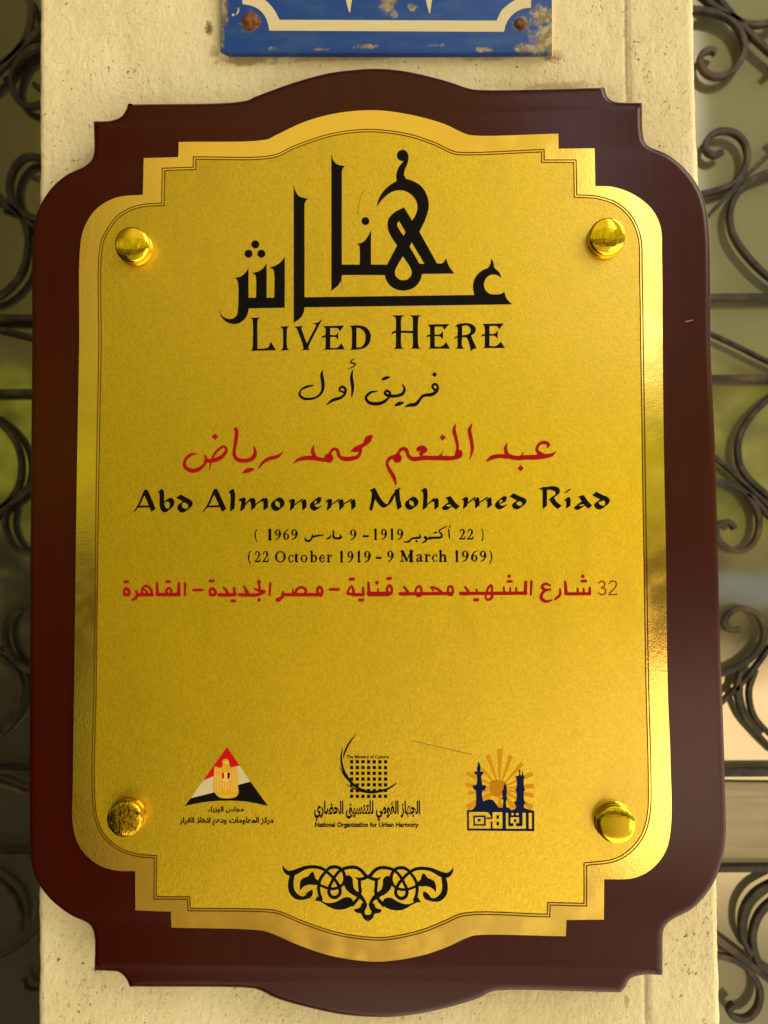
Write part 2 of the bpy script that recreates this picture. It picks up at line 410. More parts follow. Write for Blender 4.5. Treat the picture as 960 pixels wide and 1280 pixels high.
# ================================================================== the pillar
PL = [(-400, 52), (0, 49.5), (270, 49), (640, 48.4), (1100, 47.8), (1280, 48), (1700, 47)]
PR = [(-400, 857), (0, 867), (160, 870.5), (240, 874.5), (1100, 896), (1280, 900.5), (1700, 911)]
def lerp_tab(tab, y):
    for (a, b), (c, d) in zip(tab, tab[1:]):
        if y <= c: return b + (d - b) * (y - a) / (c - a)
    return tab[-1][1]
pillar = thing('pillar', 'cream painted plaster pillar carrying the plaque, between the two iron grilles', 'pillar', (0, 0, 0))
V, F = [], []
NX, NY = 230, 420
for j in range(NY + 1):
    py = -330 + 1980 * j / NY
    xl, xr = lerp_tab(PL, py), lerp_tab(PR, py)
    A, B = U(xl, py, 0), U(xr, py, 0)
    row = []
    for i in range(NX + 1):
        t = i / NX; p = A.lerp(B, t)
        ex = min(t, 1 - t) * (B - A).length
        ed = max(0.0, 1 - ex / 0.0022)                     # rounded, slightly ragged arris
        q = Vector((p.x * 55, 3.1, p.z * 30))
        h = (noise.noise(q) * .5 + noise.noise(q * 2.7) * .30 + noise.noise(Vector((p.x * 300, 1.7, p.z * 190))) * .30) * 0.00026
        gx = p.x - U(783 + (py - 60) * .0215, py, 0).x       # trowelled groove near the right edge
        h -= 0.0009 * math.exp(-(gx / 0.0009) ** 2); h += 0.00035 / (1 + math.exp(-gx / 0.0009))
        gl = p.x - U(140, py, 0).x
        h += 0.00045 / (1 + math.exp(gl / 0.002))
        wav = noise.noise(Vector((0.3 if t < .5 else 7.7, p.z * 90, 0))) * .0005 + noise.noise(Vector((2.3 if t < .5 else 5.7, p.z * 330, 0))) * .00022
        x = p.x + wav * (ed ** .5) * (1 if t > .5 else -1)
        row.append(len(V)); V.append((x, -h + 0.0018 * ed * ed, p.z))
    for i in range(NX):
        if j: F.append([(j - 1) * (NX + 1) + i, j * (NX + 1) + i, j * (NX + 1) + i + 1, (j - 1) * (NX + 1) + i + 1])
b0 = len(V)
for j in range(NY + 1):                                       # the two flanks going back
    for side in (0, NX):
        v = V[j * (NX + 1) + side]
        V.append((v[0], 0.13, v[2]))
for j in range(1, NY + 1):
    F.append([(j - 1) * (NX + 1), b0 + (j - 1) * 2, b0 + j * 2, j * (NX + 1)])
    F.append([j * (NX + 1) + NX, b0 + j * 2 + 1, b0 + (j - 1) * 2 + 1, (j - 1) * (NX + 1) + NX])
mesh('plaster_face', V, F, M_PLASTER, pillar, smooth=True)

# ================================================================== the plaque
WOOD = [(161.6, 134, 1), (307, 129.8), (320.8, 124.2), (344, 115.5), (366.7, 107.5), (408.3, 96), (440, 91.5), (473, 89.8), (500, 92), (521.7, 95.8), (563.3, 106.7), (584, 113.8), (597, 116),
        (754.5, 113.3, 1), (758.6, 125.5), (766, 130.6), (777, 131.8), (801.2, 132, 1), (802.4, 172), (806.5, 184), (833.5, 197), (856, 216), (872.8, 240), (881, 265), (885, 300),
        (886.5, 440), (891.6, 557.5), (895, 681), (898.4, 815), (901, 880), (904, 984), (904.7, 1045), (899.6, 1075), (887.9, 1104), (864.4, 1132), (836, 1148), (828.3, 1157.4), (826.6, 1186),
        (826.4, 1215.5, 1), (801, 1215), (786, 1220), (779.5, 1231), (773.5, 1236.8, 1), (622, 1234.4), (612, 1236.8), (598.8, 1243.5), (558, 1256), (511, 1265.4), (480, 1267.6),
        (433, 1265), (389.6, 1256.5), (345.8, 1244), (327, 1234.8), (317, 1232), (164.5, 1230, 1), (159.5, 1219.4), (151.5, 1212), (140, 1210.6), (120.4, 1210, 1), (119.9, 1164), (115, 1153),
        (90.7, 1140.5), (67.2, 1122), (50.4, 1100), (43.4, 1081.7), (40.6, 1051.5), (40, 984), (40.4, 850), (41.3, 640), (43.2, 440), (44.4, 296), (49.6, 268), (65.3, 240.6), (86, 221.7), (111, 209), (118.4, 200),
        (119.3, 154.7, 1), (142, 153.9), (154, 149), (159.5, 141)]
PLATE = [(178.6, 243.4, 1), (179.6, 197.6, 1), (222.9, 196.4, 1), (223.3, 177.5, 1), (333, 174.4), (345.8, 168.4), (383.3, 151.3), (425, 140.8), (470, 137.8), (513.3, 143.4), (555, 154.8), (578, 165.6), (589, 169),
         (697.9, 167.1, 1), (698.3, 185.8, 1), (743.3, 185.4, 1), (744.2, 232.5, 1), (766, 233.6), (791, 242.5), (814.5, 261), (825.8, 284), (827.5, 320), (828.4, 440), (829.7, 557.5), (832.4, 695), (834.6, 860),
         (838, 951), (838.4, 1036), (831.5, 1065), (814, 1086.8), (792, 1097.6), (755.2, 1099.2, 1), (754.8, 1149.5, 1), (708.1, 1150, 1), (707.2, 1170.3, 1), (596, 1168.9), (586, 1171.3), (558, 1184), (526.9, 1194.4), (480, 1201.8),
         (448, 1200.6), (410, 1193.8), (375, 1182), (340, 1167), (327, 1163.2), (214.2, 1159.5, 1), (213.6, 1139.6, 1), (169.2, 1138, 1), (168.9, 1089, 1), (144.4, 1088), (122, 1080.5), (100.2, 1060), (91, 1031.3), (91, 984), (92.6, 860), (96, 600), (98.9, 435), (100.6, 304), (106.4, 281.9), (120.3, 261.3), (145, 247)]
GROOVE = [(201.3, 253.3, 1), (202, 209.6, 1), (240.8, 208.3, 1), (240.9, 195.4, 1), (341, 193.4), (366.7, 181.9), (412.5, 166.7), (461, 161), (509, 166.4), (542.5, 177), (566, 188), (576, 189.8),
          (680.8, 186, 1), (680.9, 199.2, 1), (720.8, 199.2, 1), (721.7, 242.9, 1), (746.7, 244.6), (771.7, 253), (790.4, 270), (801.5, 296), (803.4, 340), (805, 440), (808, 640), (811.6, 860), (814.4, 967.6), (813.3, 1018), (805.6, 1044.8), (790, 1065), (769, 1077.5),
          (734, 1082.4, 1), (734, 1133.4, 1), (688.5, 1132.2, 1), (687.8, 1147, 1), (580, 1145.4), (558, 1154.4), (527, 1166.6), (480, 1175.8), (448, 1174), (418.8, 1169), (380.8, 1156.5), (348, 1143), (337, 1141), (234, 1139.2, 1), (233.5, 1125, 1), (191.4, 1124.7, 1), (192, 1073.3, 1), (172, 1071.4),
          (149.5, 1064), (130, 1048.5), (118, 1024.6), (114.2, 984.3), (116.4, 860), (119.6, 600), (122.6, 440), (124.6, 306), (132.6, 287), (145.8, 269.6), (163, 259), (183, 254.2)]
plaque = thing('commemorative_plaque', 'gold memorial plaque on a scalloped dark red wooden board fixed to the cream pillar', 'plaque', (U(470, 660, 0).x, 0, U(470, 660, 0).z))
r_ = 0.0036; YB = -0.0185
prof = [(0, 0.0006), (0, YB + r_ + .002)] + [(r_ * (1 - math.cos(a)), YB + r_ - r_ * math.sin(a)) for a in [PI / 2 * k / 7 for k in range(8)]]
rings('wooden_board', world_outline(WOOD, -0.0135, 6), prof, M_WOOD, plaque)
plate_o = world_outline(PLATE, Y_PLATE, 6)
# the plate: rim, polished border, open in the middle where the satin panel sits
gro = world_outline(GROOVE, Y_PLATE, 6)
plate = mesh('metal_plate', [], [], M_POLISH, plaque)
bm = bmesh.new(); off = root_loc(plaque)
v, f = union([[(a * 1000, b * 1000) for a, b in plate_o]], [[(a * 1000, b * 1000) for a, b in gro]])
bv = [bm.verts.new(Vector((a / 1000, Y_PLATE, b / 1000)) - off) for a, b in v]
for q in f:
    q = q if area([v[i] for i in q]) > 0 else q[::-1]
    bm.faces.new([bv[i] for i in q])
rim = [bm.verts.new(Vector((a, Y_PLATE, b)) - off) for a, b in plate_o]; rim2 = [bm.verts.new(Vector((a, YB - 0.0001, b)) - off) for a, b in plate_o]
for i in range(len(rim)):
    j = (i + 1) % len(rim)
    q = [rim2[i], rim2[j], rim[j], rim[i]]
    bm.faces.new(q if area(plate_o) > 0 else q[::-1])
bm.to_mesh(plate.data); bm.free(); plate.data.update()
P = 0.000353
g = lambda d, y: (d * P, Y_PLATE + y)
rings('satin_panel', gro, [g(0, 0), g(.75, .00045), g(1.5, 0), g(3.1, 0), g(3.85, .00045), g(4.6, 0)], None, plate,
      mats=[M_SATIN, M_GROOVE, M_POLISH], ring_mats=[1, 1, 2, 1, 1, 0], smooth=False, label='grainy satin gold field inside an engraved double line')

# pins
def cap(px, py, rpx, tilt, M=None, label=None):
    H = 0.0062
    c = U(px, py, Y_PLATE - H); r = rpx * P * (1 - H / DIST)
    o_l = root_loc(plaque)
    D = .00105
    prof = [(r * 1.03, 0), (r * 1.03, -.0006), (r * .985, -.0009), (r * .985, -(H - .0030)), (r * 1.0, -(H - .0026)), (r * 1.0, -(H - .0019))]
    prof += [(r * (1 - .035 * (1 - math.cos(a))), -(H - .0019 + .0006 * math.sin(a))) for a in (.4, .8, 1.2, 1.57)]
    prof += [(r * .965 * math.cos(a), -(H - .0013 + D * math.sin(a) ** .9)) for a in [PI / 2 * k / 12 for k in range(1, 13)]]
    V, F = [], []; n = 64
    for rr, y in prof:
        for k in range(n): V.append((c.x + rr * math.cos(2 * PI * k / n) + tilt[0] * rr * 0, Y_PLATE + y + (tilt[0] * math.cos(2 * PI * k / n) + tilt[1] * math.sin(2 * PI * k / n)) * rr * (1 if -y > H * .69 else 0), c.z + rr * math.sin(2 * PI * k / n)))
    for k in range(len(prof) - 1):
        for i in range(n):
            j = (i + 1) % n
            F.append([k * n + i, k * n + j, (k + 1) * n + j, (k + 1) * n + i])
    o = mesh('screw_cap', V, F, M or M_CAP, plaque, label, smooth=True)
    o.data.set_sharp_from_angle(angle=R(50))
cap(163.2, 304.4, 22.4, (0.02, -.13)); cap(760.0, 294.0, 22.8, (-.02, -.14)); cap(154.2, 1024.8, 22.4, (.02, .03), M_CAP2, 'scuffed brass screw cap'); cap(770.6, 1031.6, 23.2, (-.14, .02))

# ------------------------------------------------------------------ printing on the panel
R1 = T(260, 170, 4.8); R2 = T(400, 170, 3.84); R3 = T(300, 380, 16 / 3); R4 = T(470, 380, 16 / 3)
R5 = T(220, 520, 16 / 3); R6 = T(380, 520, 16 / 3); R7 = T(540, 520, 16 / 3); R8 = T(155, 590, 4.8); R9 = T(340, 590, 4.0); R10 = T(560, 590, 48 / 11)
K = 960 / 170
R11 = T(300, 645, K); R12 = T(450, 645, K); R13 = T(140, 710, K); R14 = T(300, 710, 16 / 3); R15 = T(460, 710, 16 / 3); R16 = T(620, 710, K)
R17 = T(210, 920, 6.4); R18 = T(380, 910, 6.0); R19 = T(565, 920, 7.68); R20 = T(345, 1075, 8.0)
# big calligraphic title
pos = tr(R1, [path([(514, 290, 1), (527, 335), (552, 364), (602, 376, 1), (588, 388), (579, 408, 1), (579, 1028, 1), (576, 1052), (560, 1085), (514, 1123, 1)]),
              path([(740, 103, 1), (752, 145), (775, 170), (825, 180, 1), (812, 190), (803, 212, 1), (803, 835, 1), (800, 862), (783, 893), (740, 930, 1)]),
              path([(157, 852, 1), (195, 843), (222, 822), (243, 795, 1), (243, 970, 1), (288, 970, 1), (288, 855), (282, 833), (265, 823, 1), (302, 812), (332, 792), (352, 760, 1), (352, 970, 1), (397, 970, 1), (397, 820), (388, 798), (368, 790, 1), (408, 775), (438, 755), (461, 725, 1), (461, 1030, 1), (245, 1034, 1), (235, 1075), (210, 1108), (170, 1127), (115, 1118), (78, 1082), (63, 1040, 1), (85, 1078), (120, 1097), (155, 1092), (175, 1070), (180, 1035), (180, 880), (172, 860)]),
              circ(284, 650, 24), circ(243, 706, 24), circ(320, 706, 24)])
pos += tr(R2, [path([(-76, 774, 1), (740, 763, 1), (734, 715), (748, 675), (778, 645), (806, 633), (818, 612), (822, 588, 1), (832, 604), (838, 632), (860, 653), (872, 682, 1), (850, 668), (820, 666), (796, 685), (787, 715), (795, 740), (815, 757), (845, 760), (870, 757), (885, 747, 1), (895, 778), (922, 808, 1), (-76, 822, 1)]),
               path([(178, 517, 1), (205, 510), (228, 485), (245, 450, 1), (245, 640, 1), (190, 640, 1), (190, 535), (186, 524)]),
               circ(218, 408, 19), rect(100, 617, 330, 667), circ(396, 93, 27),
               path([(424, 90), (422, 125), (408, 160), (404, 185), (412, 205, 1), (368, 225, 1), (366, 185), (378, 150), (400, 120), (408, 105, 1)]),
               path([(270, 342, 1), (285, 295), (320, 248), (368, 216), (400, 205), (440, 213), (488, 243), (515, 290), (522, 340), (508, 395), (476, 462, 1), (438, 412, 1), (458, 380), (468, 345), (460, 308), (430, 275), (390, 260), (345, 268), (305, 298)]),
               path([(403, 342, 1), (355, 368), (328, 400), (325, 440), (340, 480), (370, 525, 1), (325, 612, 1), (310, 655), (320, 695), (348, 727), (400, 742), (450, 728), (480, 695), (490, 662, 1), (645, 660, 1), (620, 625), (605, 588, 1), (588, 610), (562, 612, 1), (478, 460, 1), (440, 402, 1)])])
neg = tr(R2, [path([(398, 578, 1), (428, 622), (440, 652), (436, 672), (415, 690), (385, 690), (364, 672), (360, 650), (372, 620)]), [(440, 510), (501, 613), (478, 613), (430, 531)], path([(380, 408, 1), (411, 462, 1), (401, 478, 1), (374, 438), (371, 420)])])
printed('calligraphic_title', plate, M_BLACK, pos, neg)
# LIVED HERE
Eg = [(342, 137, 1), (488, 133, 1), (456, 172, 1), (443, 153), (392, 151, 1), (392, 203, 1), (425, 202), (447, 180, 1), (447, 235, 1), (425, 217), (392, 215, 1), (392, 283, 1), (435, 283), (468, 255, 1), (495, 298, 1), (342, 298, 1), (358, 290), (360, 280), (360, 217, 1), (345, 218), (334, 228, 1), (340, 210), (360, 203, 1), (360, 165), (355, 148)]
pos = tr(R3, [path([(65, 92, 1), (138, 90, 1), (121, 101), (117, 115), (117, 297, 1), (155, 297), (188, 288), (205, 250, 1), (240, 308, 1), (65, 313, 1), (81, 302), (84, 287), (84, 112), (80, 100)]),
              path([(265, 150, 1), (333, 148, 1), (318, 157), (314, 168), (314, 288), (318, 298), (330, 307, 1), (268, 310, 1), (282, 300), (285, 290), (285, 170), (280, 160)]),
              path([(360, 150, 1), (425, 147, 1), (411, 156), (413, 172), (446, 262, 1), (508, 142, 1), (500, 134), (483, 130, 1), (518, 122), (550, 100, 1), (528, 140, 1), (456, 292), (460, 300), (470, 305, 1), (407, 308, 1), (420, 300), (422, 288), (385, 180), (378, 163)]),
              path([(552, 147, 1), (695, 143, 1), (665, 183, 1), (652, 163), (602, 160, 1), (602, 205, 1), (635, 207), (655, 187, 1), (655, 243, 1), (638, 222), (602, 220, 1), (602, 292, 1), (645, 292), (677, 262, 1), (697, 302, 1), (552, 306, 1), (568, 298), (570, 285), (570, 222, 1), (555, 224), (543, 232, 1), (548, 215), (570, 206, 1), (570, 170), (565, 158)]),
              path([(730, 145, 1), (790, 142), (840, 155), (868, 190), (872, 225), (860, 265), (830, 293), (785, 303), (730, 306, 1), (742, 297), (745, 285), (745, 170), (742, 157)])])
pos += tr(R4, [path([(107, 75, 1), (190, 75, 1), (172, 88), (168, 100), (168, 178, 1), (245, 178, 1), (245, 100), (242, 88), (228, 75, 1), (303, 75, 1), (285, 88), (282, 100), (282, 275), (287, 288), (303, 298, 1), (228, 298, 1), (242, 288), (245, 275), (245, 195, 1), (168, 192, 1), (168, 275), (172, 288), (188, 298, 1), (113, 300, 1), (128, 290), (132, 275), (132, 192, 1), (118, 195), (103, 205, 1), (108, 185), (132, 178, 1), (132, 100), (128, 88)]),
               path(Eg), path([tuple([q[0] + 365, q[1] - 4] + list(q[2:])) for q in Eg]),
               path([(522, 150, 1), (545, 135), (600, 127), (640, 135), (665, 160), (660, 190), (635, 210, 1), (650, 250), (672, 295, 1), (650, 300), (630, 317, 1), (628, 290), (610, 235), (600, 222, 1), (575, 222, 1), (575, 280), (590, 298, 1), (525, 298, 1), (541, 288), (543, 275), (543, 225, 1), (535, 225), (522, 235, 1), (525, 222), (543, 212, 1), (543, 160), (535, 150)])])
neg = tr(R3, [path([(777, 158, 1), (805, 165), (830, 190), (837, 222), (830, 260), (810, 285), (777, 290, 1)])]) + tr(R4, [path([(575, 147, 1), (605, 143), (628, 160), (630, 185), (610, 203), (575, 208, 1)])])
printed('english_heading', plate, M_BLACK, pos, neg)
def strokes(t, lst, k=1.0):
    out = []
    for s in lst: out += tr(t, brush([(x, y, w * k) for x, y, w in s]))
    return out
# rank line
pos = strokes(R3, [[(551, 440, 4), (545, 472, 17), (553, 530, 20), (548, 580, 16), (520, 615, 12), (470, 632, 14), (420, 628, 15), (398, 605, 14), (405, 575, 9), (440, 553, 14), (488, 542, 7)],
                   [(662, 582, 8), (666, 562, 13), (685, 551, 15), (703, 570, 16), (697, 602, 14), (670, 625, 16), (620, 640, 17), (576, 672, 5)], [(675, 582, 12), (697, 590, 12)],
                   [(752, 440, 5), (743, 485, 17), (751, 555, 18), (745, 618, 6)], [(768, 364, 3), (748, 374, 6), (738, 390, 9), (768, 398, 9), (758, 416, 7), (722, 432, 4)]], 1.2)
pos += strokes(R4, [[(9, 580, 6), (-37, 590, 14), (-68, 625, 15), (-47, 656, 18), (13, 665, 20), (60, 647, 17), (92, 612, 11), (93, 592, 14), (72, 578, 14), (58, 595, 14), (80, 610, 18), (140, 612, 18), (180, 595, 17), (190, 565, 14), (178, 538, 7)],
                    [(44, 503, 13), (62, 494, 19), (88, 487, 10)], [(131, 675, 12), (155, 664, 22), (180, 658, 12)],
                    [(197, 684, 8), (225, 674, 18), (265, 668, 20), (290, 640, 16), (315, 612, 17), (375, 602, 20), (408, 575, 17), (410, 548, 14), (392, 533, 14), (376, 550, 14), (392, 572, 14), (405, 572, 12)]], 1.2)
pos += tr(R4, [diamond(390, 470, 18)])
printed('rank_line', plate, M_BLACK, pos)
# red name
pos = strokes(R5, [[(133, 250, 8), (95, 260, 18), (60, 295, 18), (58, 335, 22), (105, 365, 26), (160, 350, 22), (200, 305, 15), (198, 275, 16), (188, 262, 6)], [(198, 300, 24), (255, 295, 26), (310, 268, 24), (336, 225, 18), (322, 203, 14), (285, 222, 16), (252, 262, 14), (233, 310, 12), (222, 362, 5)],
                   [(384, 94, 8), (400, 84, 18), (403, 130, 24), (393, 200, 20), (388, 258, 22), (410, 290, 26), (460, 298, 24), (510, 282, 26), (528, 245, 22), (518, 203, 8)], [(447, 378, 10), (478, 363, 28), (513, 355, 16)],
                   [(710, 242, 6), (680, 268, 20), (620, 285, 22), (580, 310, 18), (550, 350, 8)]], 1.12) + tr(R5, [diamond(260, 138, 22)])
pos += strokes(R6, [[(-70, 314, 6), (-30, 288, 22), (30, 279, 26), (80, 283, 26), (110, 290, 24), (150, 292, 26)], [(66, 194, 5), (57, 230, 22), (72, 275, 26)], [(165, 262, 16), (195, 221, 18), (220, 226, 20), (235, 268, 20), (265, 285, 26), (320, 283, 26), (362, 268, 22), (380, 225, 18)],
                    [(312, 236, 6), (345, 216, 22), (385, 200, 24), (408, 185, 26)], [(408, 185, 26), (428, 155, 42), (446, 137, 24)], [(312, 236, 6), (350, 230, 18), (376, 232, 16)],
                    [(612, 454, 12), (600, 410, 24), (565, 350, 22), (553, 315, 18), (572, 282, 22), (610, 268, 20)], [(622, 254, 14), (650, 222, 22), (678, 222, 24), (696, 265, 22), (720, 285, 26), (800, 280, 26), (900, 280, 27), (960, 280, 27)],
                    [(765, 222, 30), (790, 212, 30), (808, 225, 28), (786, 245, 24)], [(772, 250, 14), (792, 272, 16), (815, 268, 12)], [(905, 266, 12), (918, 252, 8), (922, 236, 4)]], 1.12)
pos += tr(R6, [circ(165, 281, 31), circ(622, 281, 31), diamond(924, 143, 22)])
pos += strokes(R7, [[(-10, 280, 27), (60, 280, 28), (140, 280, 26), (186, 262, 28), (186, 240, 26), (165, 243, 14)], [(157, 52, 5), (147, 92, 22), (160, 150, 22), (171, 210, 18), (163, 258, 22)], [(268, 50, 5), (250, 92, 22), (261, 155, 22), (268, 220, 20), (253, 290, 5)], [(60, 266, 10), (70, 238, 4)],
                    [(365, 300, 10), (400, 277, 26), (450, 267, 24), (500, 272, 26)], [(503, 178, 5), (490, 215, 20), (505, 262, 26), (560, 279, 28), (620, 276, 28), (700, 274, 30), (760, 267, 26), (800, 258, 20), (828, 238, 5)],
                    [(712, 250, 20), (698, 222, 18), (715, 188, 18), (750, 176, 22), (777, 192, 22), (768, 212, 6)], [(705, 235, 16), (745, 262, 20)], [(598, 266, 12), (612, 238, 4)]], 1.12) + tr(R7, [diamond(591, 348, 22)])
printed('arabic_name', plate, M_RED, pos)
# latin name, broad pen
pos = []
def pen(t, ln, nibs, brs=()):
    global pos
    for s in nibs: pos += tr(t, nib(s, ln * 1.07))
    for s in brs: pos += tr(t, brush([(x, y, w * 1.2) for x, y, w in s]))
def ring(t, ln, x, y, rx, ry): pen(t, ln, [[(x + rx * math.cos(a), y + ry * math.sin(a)) for a in [2 * PI * k / 12 for k in range(13)]]])
pen(R8, 29, [[(128, 116), (140, 140), (176, 228)], [(216, 112), (225, 122), (228, 198), (240, 226), (262, 230), (284, 208), (288, 182), (278, 168), (258, 168), (238, 186)], [(328, 146), (362, 164), (394, 184), (398, 204), (382, 224), (356, 232), (338, 220), (334, 198), (350, 180), (374, 170)],
             [(546, 112), (558, 136), (600, 228)], [(640, 112), (650, 120), (650, 226)]],
    [[(60, 238, 5), (85, 205, 9), (127, 112, 12)], [(82, 208, 10), (160, 206, 10)], [(474, 238, 5), (503, 200, 9), (545, 108, 12)], [(500, 207, 10), (582, 205, 10)]])
pen(R8, 29, [[(705, 166), (716, 166), (710, 226)], [(762, 166), (772, 170), (776, 218)], [(838, 166), (848, 170), (850, 220)]], [[(688, 168, 6), (716, 158, 9)], [(714, 210, 6), (760, 160, 8)], [(778, 205, 6), (836, 160, 8)]])
ring(R5, 32, 678, 588, 31, 33)
def mm(t, xs, y0, y1, k=1.0):
    pen(t, 32 * k, [[(xs[0] - 8, y0 + 8), (xs[0], y0 + 8), (xs[0] - 6, y1)]] + [[(x - 8, y0 + 8), (x, y0 + 10), (x + 4, y1 - 4)] for x in xs[1:]],
        [[(xs[0] - 26, y0 + 10, 6), (xs[0], y0 - 2, 9)]] + [[(a + 2, y1 - 20, 6), (b - 12, y0 - 2, 9)] for a, b in zip(xs, xs[1:])])
mm(R5, [778, 852], 558, 620)
pen(R6, 32, [[(92, 552), (60, 572), (54, 602), (78, 620), (106, 608)], [(84, 552), (100, 556), (98, 576)]], [[(104, 574, 10), (66, 592, 6)]])
mm(R6, [172, 246, 326], 558, 618)
pen(R6, 32, [[(462, 494), (498, 560), (534, 598), (560, 594), (598, 525), (622, 494)], [(622, 500), (624, 545), (638, 614)]], [[(470, 502, 26), (458, 570, 20), (446, 620, 18)], [(443, 497, 8), (468, 486, 12)], [(610, 498, 12), (640, 482, 8)]])
ring(R6, 32, 718, 582, 31, 31)
pen(R6, 32, [[(793, 490), (806, 498), (806, 614)], [(868, 560), (880, 562), (884, 612)]], [[(812, 600, 6), (866, 552, 9)]])
pen(R7, 32, [[(112, 546), (145, 590), (170, 612)], [(134, 576), (96, 588), (80, 606), (104, 616), (140, 596)]], [[(92, 548, 6), (118, 540, 10)]])
mm(R7, [226, 298, 380], 546, 608)
pen(R7, 32, [[(470, 546), (442, 566), (434, 592), (456, 610), (488, 600)], [(466, 546), (484, 550), (482, 568)]], [[(488, 566, 10), (450, 584, 6)]])
pen(R7, 32, [[(532, 526), (570, 546), (608, 562), (616, 578), (602, 600), (576, 610), (554, 602), (548, 586), (562, 568), (592, 558)],
             [(742, 486), (800, 480), (836, 496), (834, 524), (792, 548)], [(752, 492), (752, 606)], [(798, 552), (822, 586), (850, 608)], [(898, 502), (912, 497)], [(896, 552), (908, 556), (908, 606)]], [[(716, 486, 6), (750, 478, 12)]])
pen(R10, 27, [[(730, 136), (756, 172), (774, 190)], [(746, 166), (714, 174), (700, 190), (720, 196), (746, 180)], [(800, 118), (834, 136), (866, 150), (870, 166), (856, 186), (832, 194), (814, 184), (810, 170), (826, 156), (850, 148)]], [[(712, 137, 5), (734, 131, 9)]])
printed('latin_name', plate, M_BLACK, pos)
# small serif glyphs on a unit box: y 0 top of capitals, 1 baseline
GL = {'1': ([[(.15, .12, .05), (.5, .03, .1)], [(.5, .02, .3), (.5, .97, .3)], [(.2, .98, .06), (.85, .98, .06)]], .5),
      '9': ([[(.80, .25, .2), (.65, .03, .08), (.4, .02, .1), (.2, .28, .2), (.35, .55, .1), (.62, .5, .08), (.82, .3, .22), (.82, .55, .2), (.55, .88, .12), (.2, 1.0, .06)]], 1),
      '6': ([[(.82, 0, .06), (.45, .15, .12), (.2, .5, .2), (.2, .75, .22), (.45, .98, .1), (.65, .96, .1), (.82, .70, .2), (.65, .43, .1), (.4, .45, .08), (.24, .6, .1)]], 1),
      '2': ([[(.12, .26, .08), (.3, .05, .12), (.6, .04, .14), (.74, .27, .22), (.6, .52, .14), (.1, .95, .08)], [(.1, .93, .16), (.8, .93, .16), (.92, .74, .05)]], 1),
      'O': ([[(.5, .0, .05), (.2, .14, .1), (.09, .5, .15), (.2, .86, .1), (.5, 1, .05), (.8, .86, .1), (.91, .5, .15), (.8, .14, .1), (.5, 0, .05)]], 1),
      'c': ([[(.85, .5, .18), (.7, .36, .08), (.45, .36, .1), (.18, .65, .2), (.4, .97, .12), (.65, .98, .08), (.9, .85, .05)]], 1),
      'o': ([[(.5, .35, .06), (.2, .45, .12), (.12, .67, .2), (.25, .92, .12), (.5, 1, .06), (.75, .92, .12), (.88, .67, .2), (.75, .42, .12), (.5, .35, .06)]], 1),
      't': ([[(.45, .18, .1), (.45, .4, .3), (.45, .9, .3), (.65, 1, .16), (.95, .92, .05)], [(.05, .37, .08), (.95, .37, .08)]], 1),
      'b': ([[(.2, .0, .2), (.2, .97, .2)], [(.02, .02, .05), (.2, .0, .08)], [(.25, .5, .06), (.55, .36, .12), (.85, .66, .2), (.6, .97, .1), (.28, .93, .08)]], 1),
      'h': ([[(.2, .0, .2), (.2, .97, .2)], [(.02, .02, .05), (.2, .0, .08)], [(.25, .5, .06), (.55, .37, .14), (.75, .5, .2), (.76, .97, .2)], [(.02, .98, .06), (.4, .98, .06)], [(.58, .98, .06), (.98, .98, .06)]], 1),
      'e': ([[(.16, .64, .06), (.85, .64, .06)], [(.85, .62, .12), (.7, .37, .1), (.42, .37, .12), (.15, .66, .2), (.38, .97, .14), (.65, .98, .08), (.9, .84, .05)]], 1),
      'r': ([[(.3, .37, .22), (.3, .97, .26)], [(.05, .38, .05), (.3, .36, .08)], [(.35, .52, .06), (.6, .37, .1), (.85, .43, .22)], [(.08, .98, .06), (.62, .98, .06)]], 1),
      'a': ([[(.18, .48, .16), (.4, .35, .1), (.66, .42, .16), (.68, .9, .2), (.82, 1, .1), (.98, .93, .05)], [(.66, .6, .06), (.3, .7, .12), (.16, .85, .2), (.35, 1, .14), (.66, .86, .06)]], 1),
      'M': ([[(.12, .02, .05), (.13, .97, .05)], [(.16, .04, .16), (.5, .92, .12)], [(.5, .95, .05), (.82, .04, .06)], [(.84, .02, .17), (.84, .97, .17)], [(.0, .98, .06), (.26, .98, .06)], [(.7, .98, .06), (1, .98, .06)], [(0, .02, .06), (.2, .02, .06)], [(.8, .02, .06), (1, .02, .06)]], 1),
      '(': ([[(.9, -.02, .08), (.35, .25, .3), (.2, .55, .4), (.35, .85, .3), (.9, 1.15, .08)]], 0), ')': ([[(.1, -.02, .08), (.65, .25, .3), (.8, .55, .4), (.65, .85, .3), (.1, 1.15, .08)]], 0), '-': ([[(.0, .66, .14), (1, .66, .14)]], 2)}
def text(t, items, top, base):
    out = []
    H = base - top
    for ch, x0, x1 in items:
        st, md = GL[ch]; w = x1 - x0
        for s in st:
            q = []
            for x, y, b in s:
                wd = b * {1: max(w, H * .5), 0: w, .5: max(w, H * .36), 2: H}[md] * (1.0 if md != .5 else 1.35)
                q.append((x0 + x * w, top + y * H, max(wd * 1.5, H * .10)))
            out += tr(t, brush(q, 3))
    return out
pos = text(R11, [('(', 57, 76), ('2', 103, 147), ('2', 158, 205), ('O', 248, 322), ('c', 338, 378), ('t', 384, 412), ('o', 428, 476), ('b', 496, 546), ('e', 557, 602), ('r', 613, 652), ('1', 704, 730), ('9', 755, 802), ('1', 826, 853), ('9', 873, 924)], 250, 325)
pos += text(R12, [('-', 118, 146), ('9', 188, 238), ('M', 285, 375), ('a', 395, 446), ('r', 456, 498), ('c', 506, 550), ('h', 558, 614), ('1', 670, 698), ('9', 716, 768), ('6', 782, 832), ('9', 843, 893), (')', 915, 933)], 247, 321)
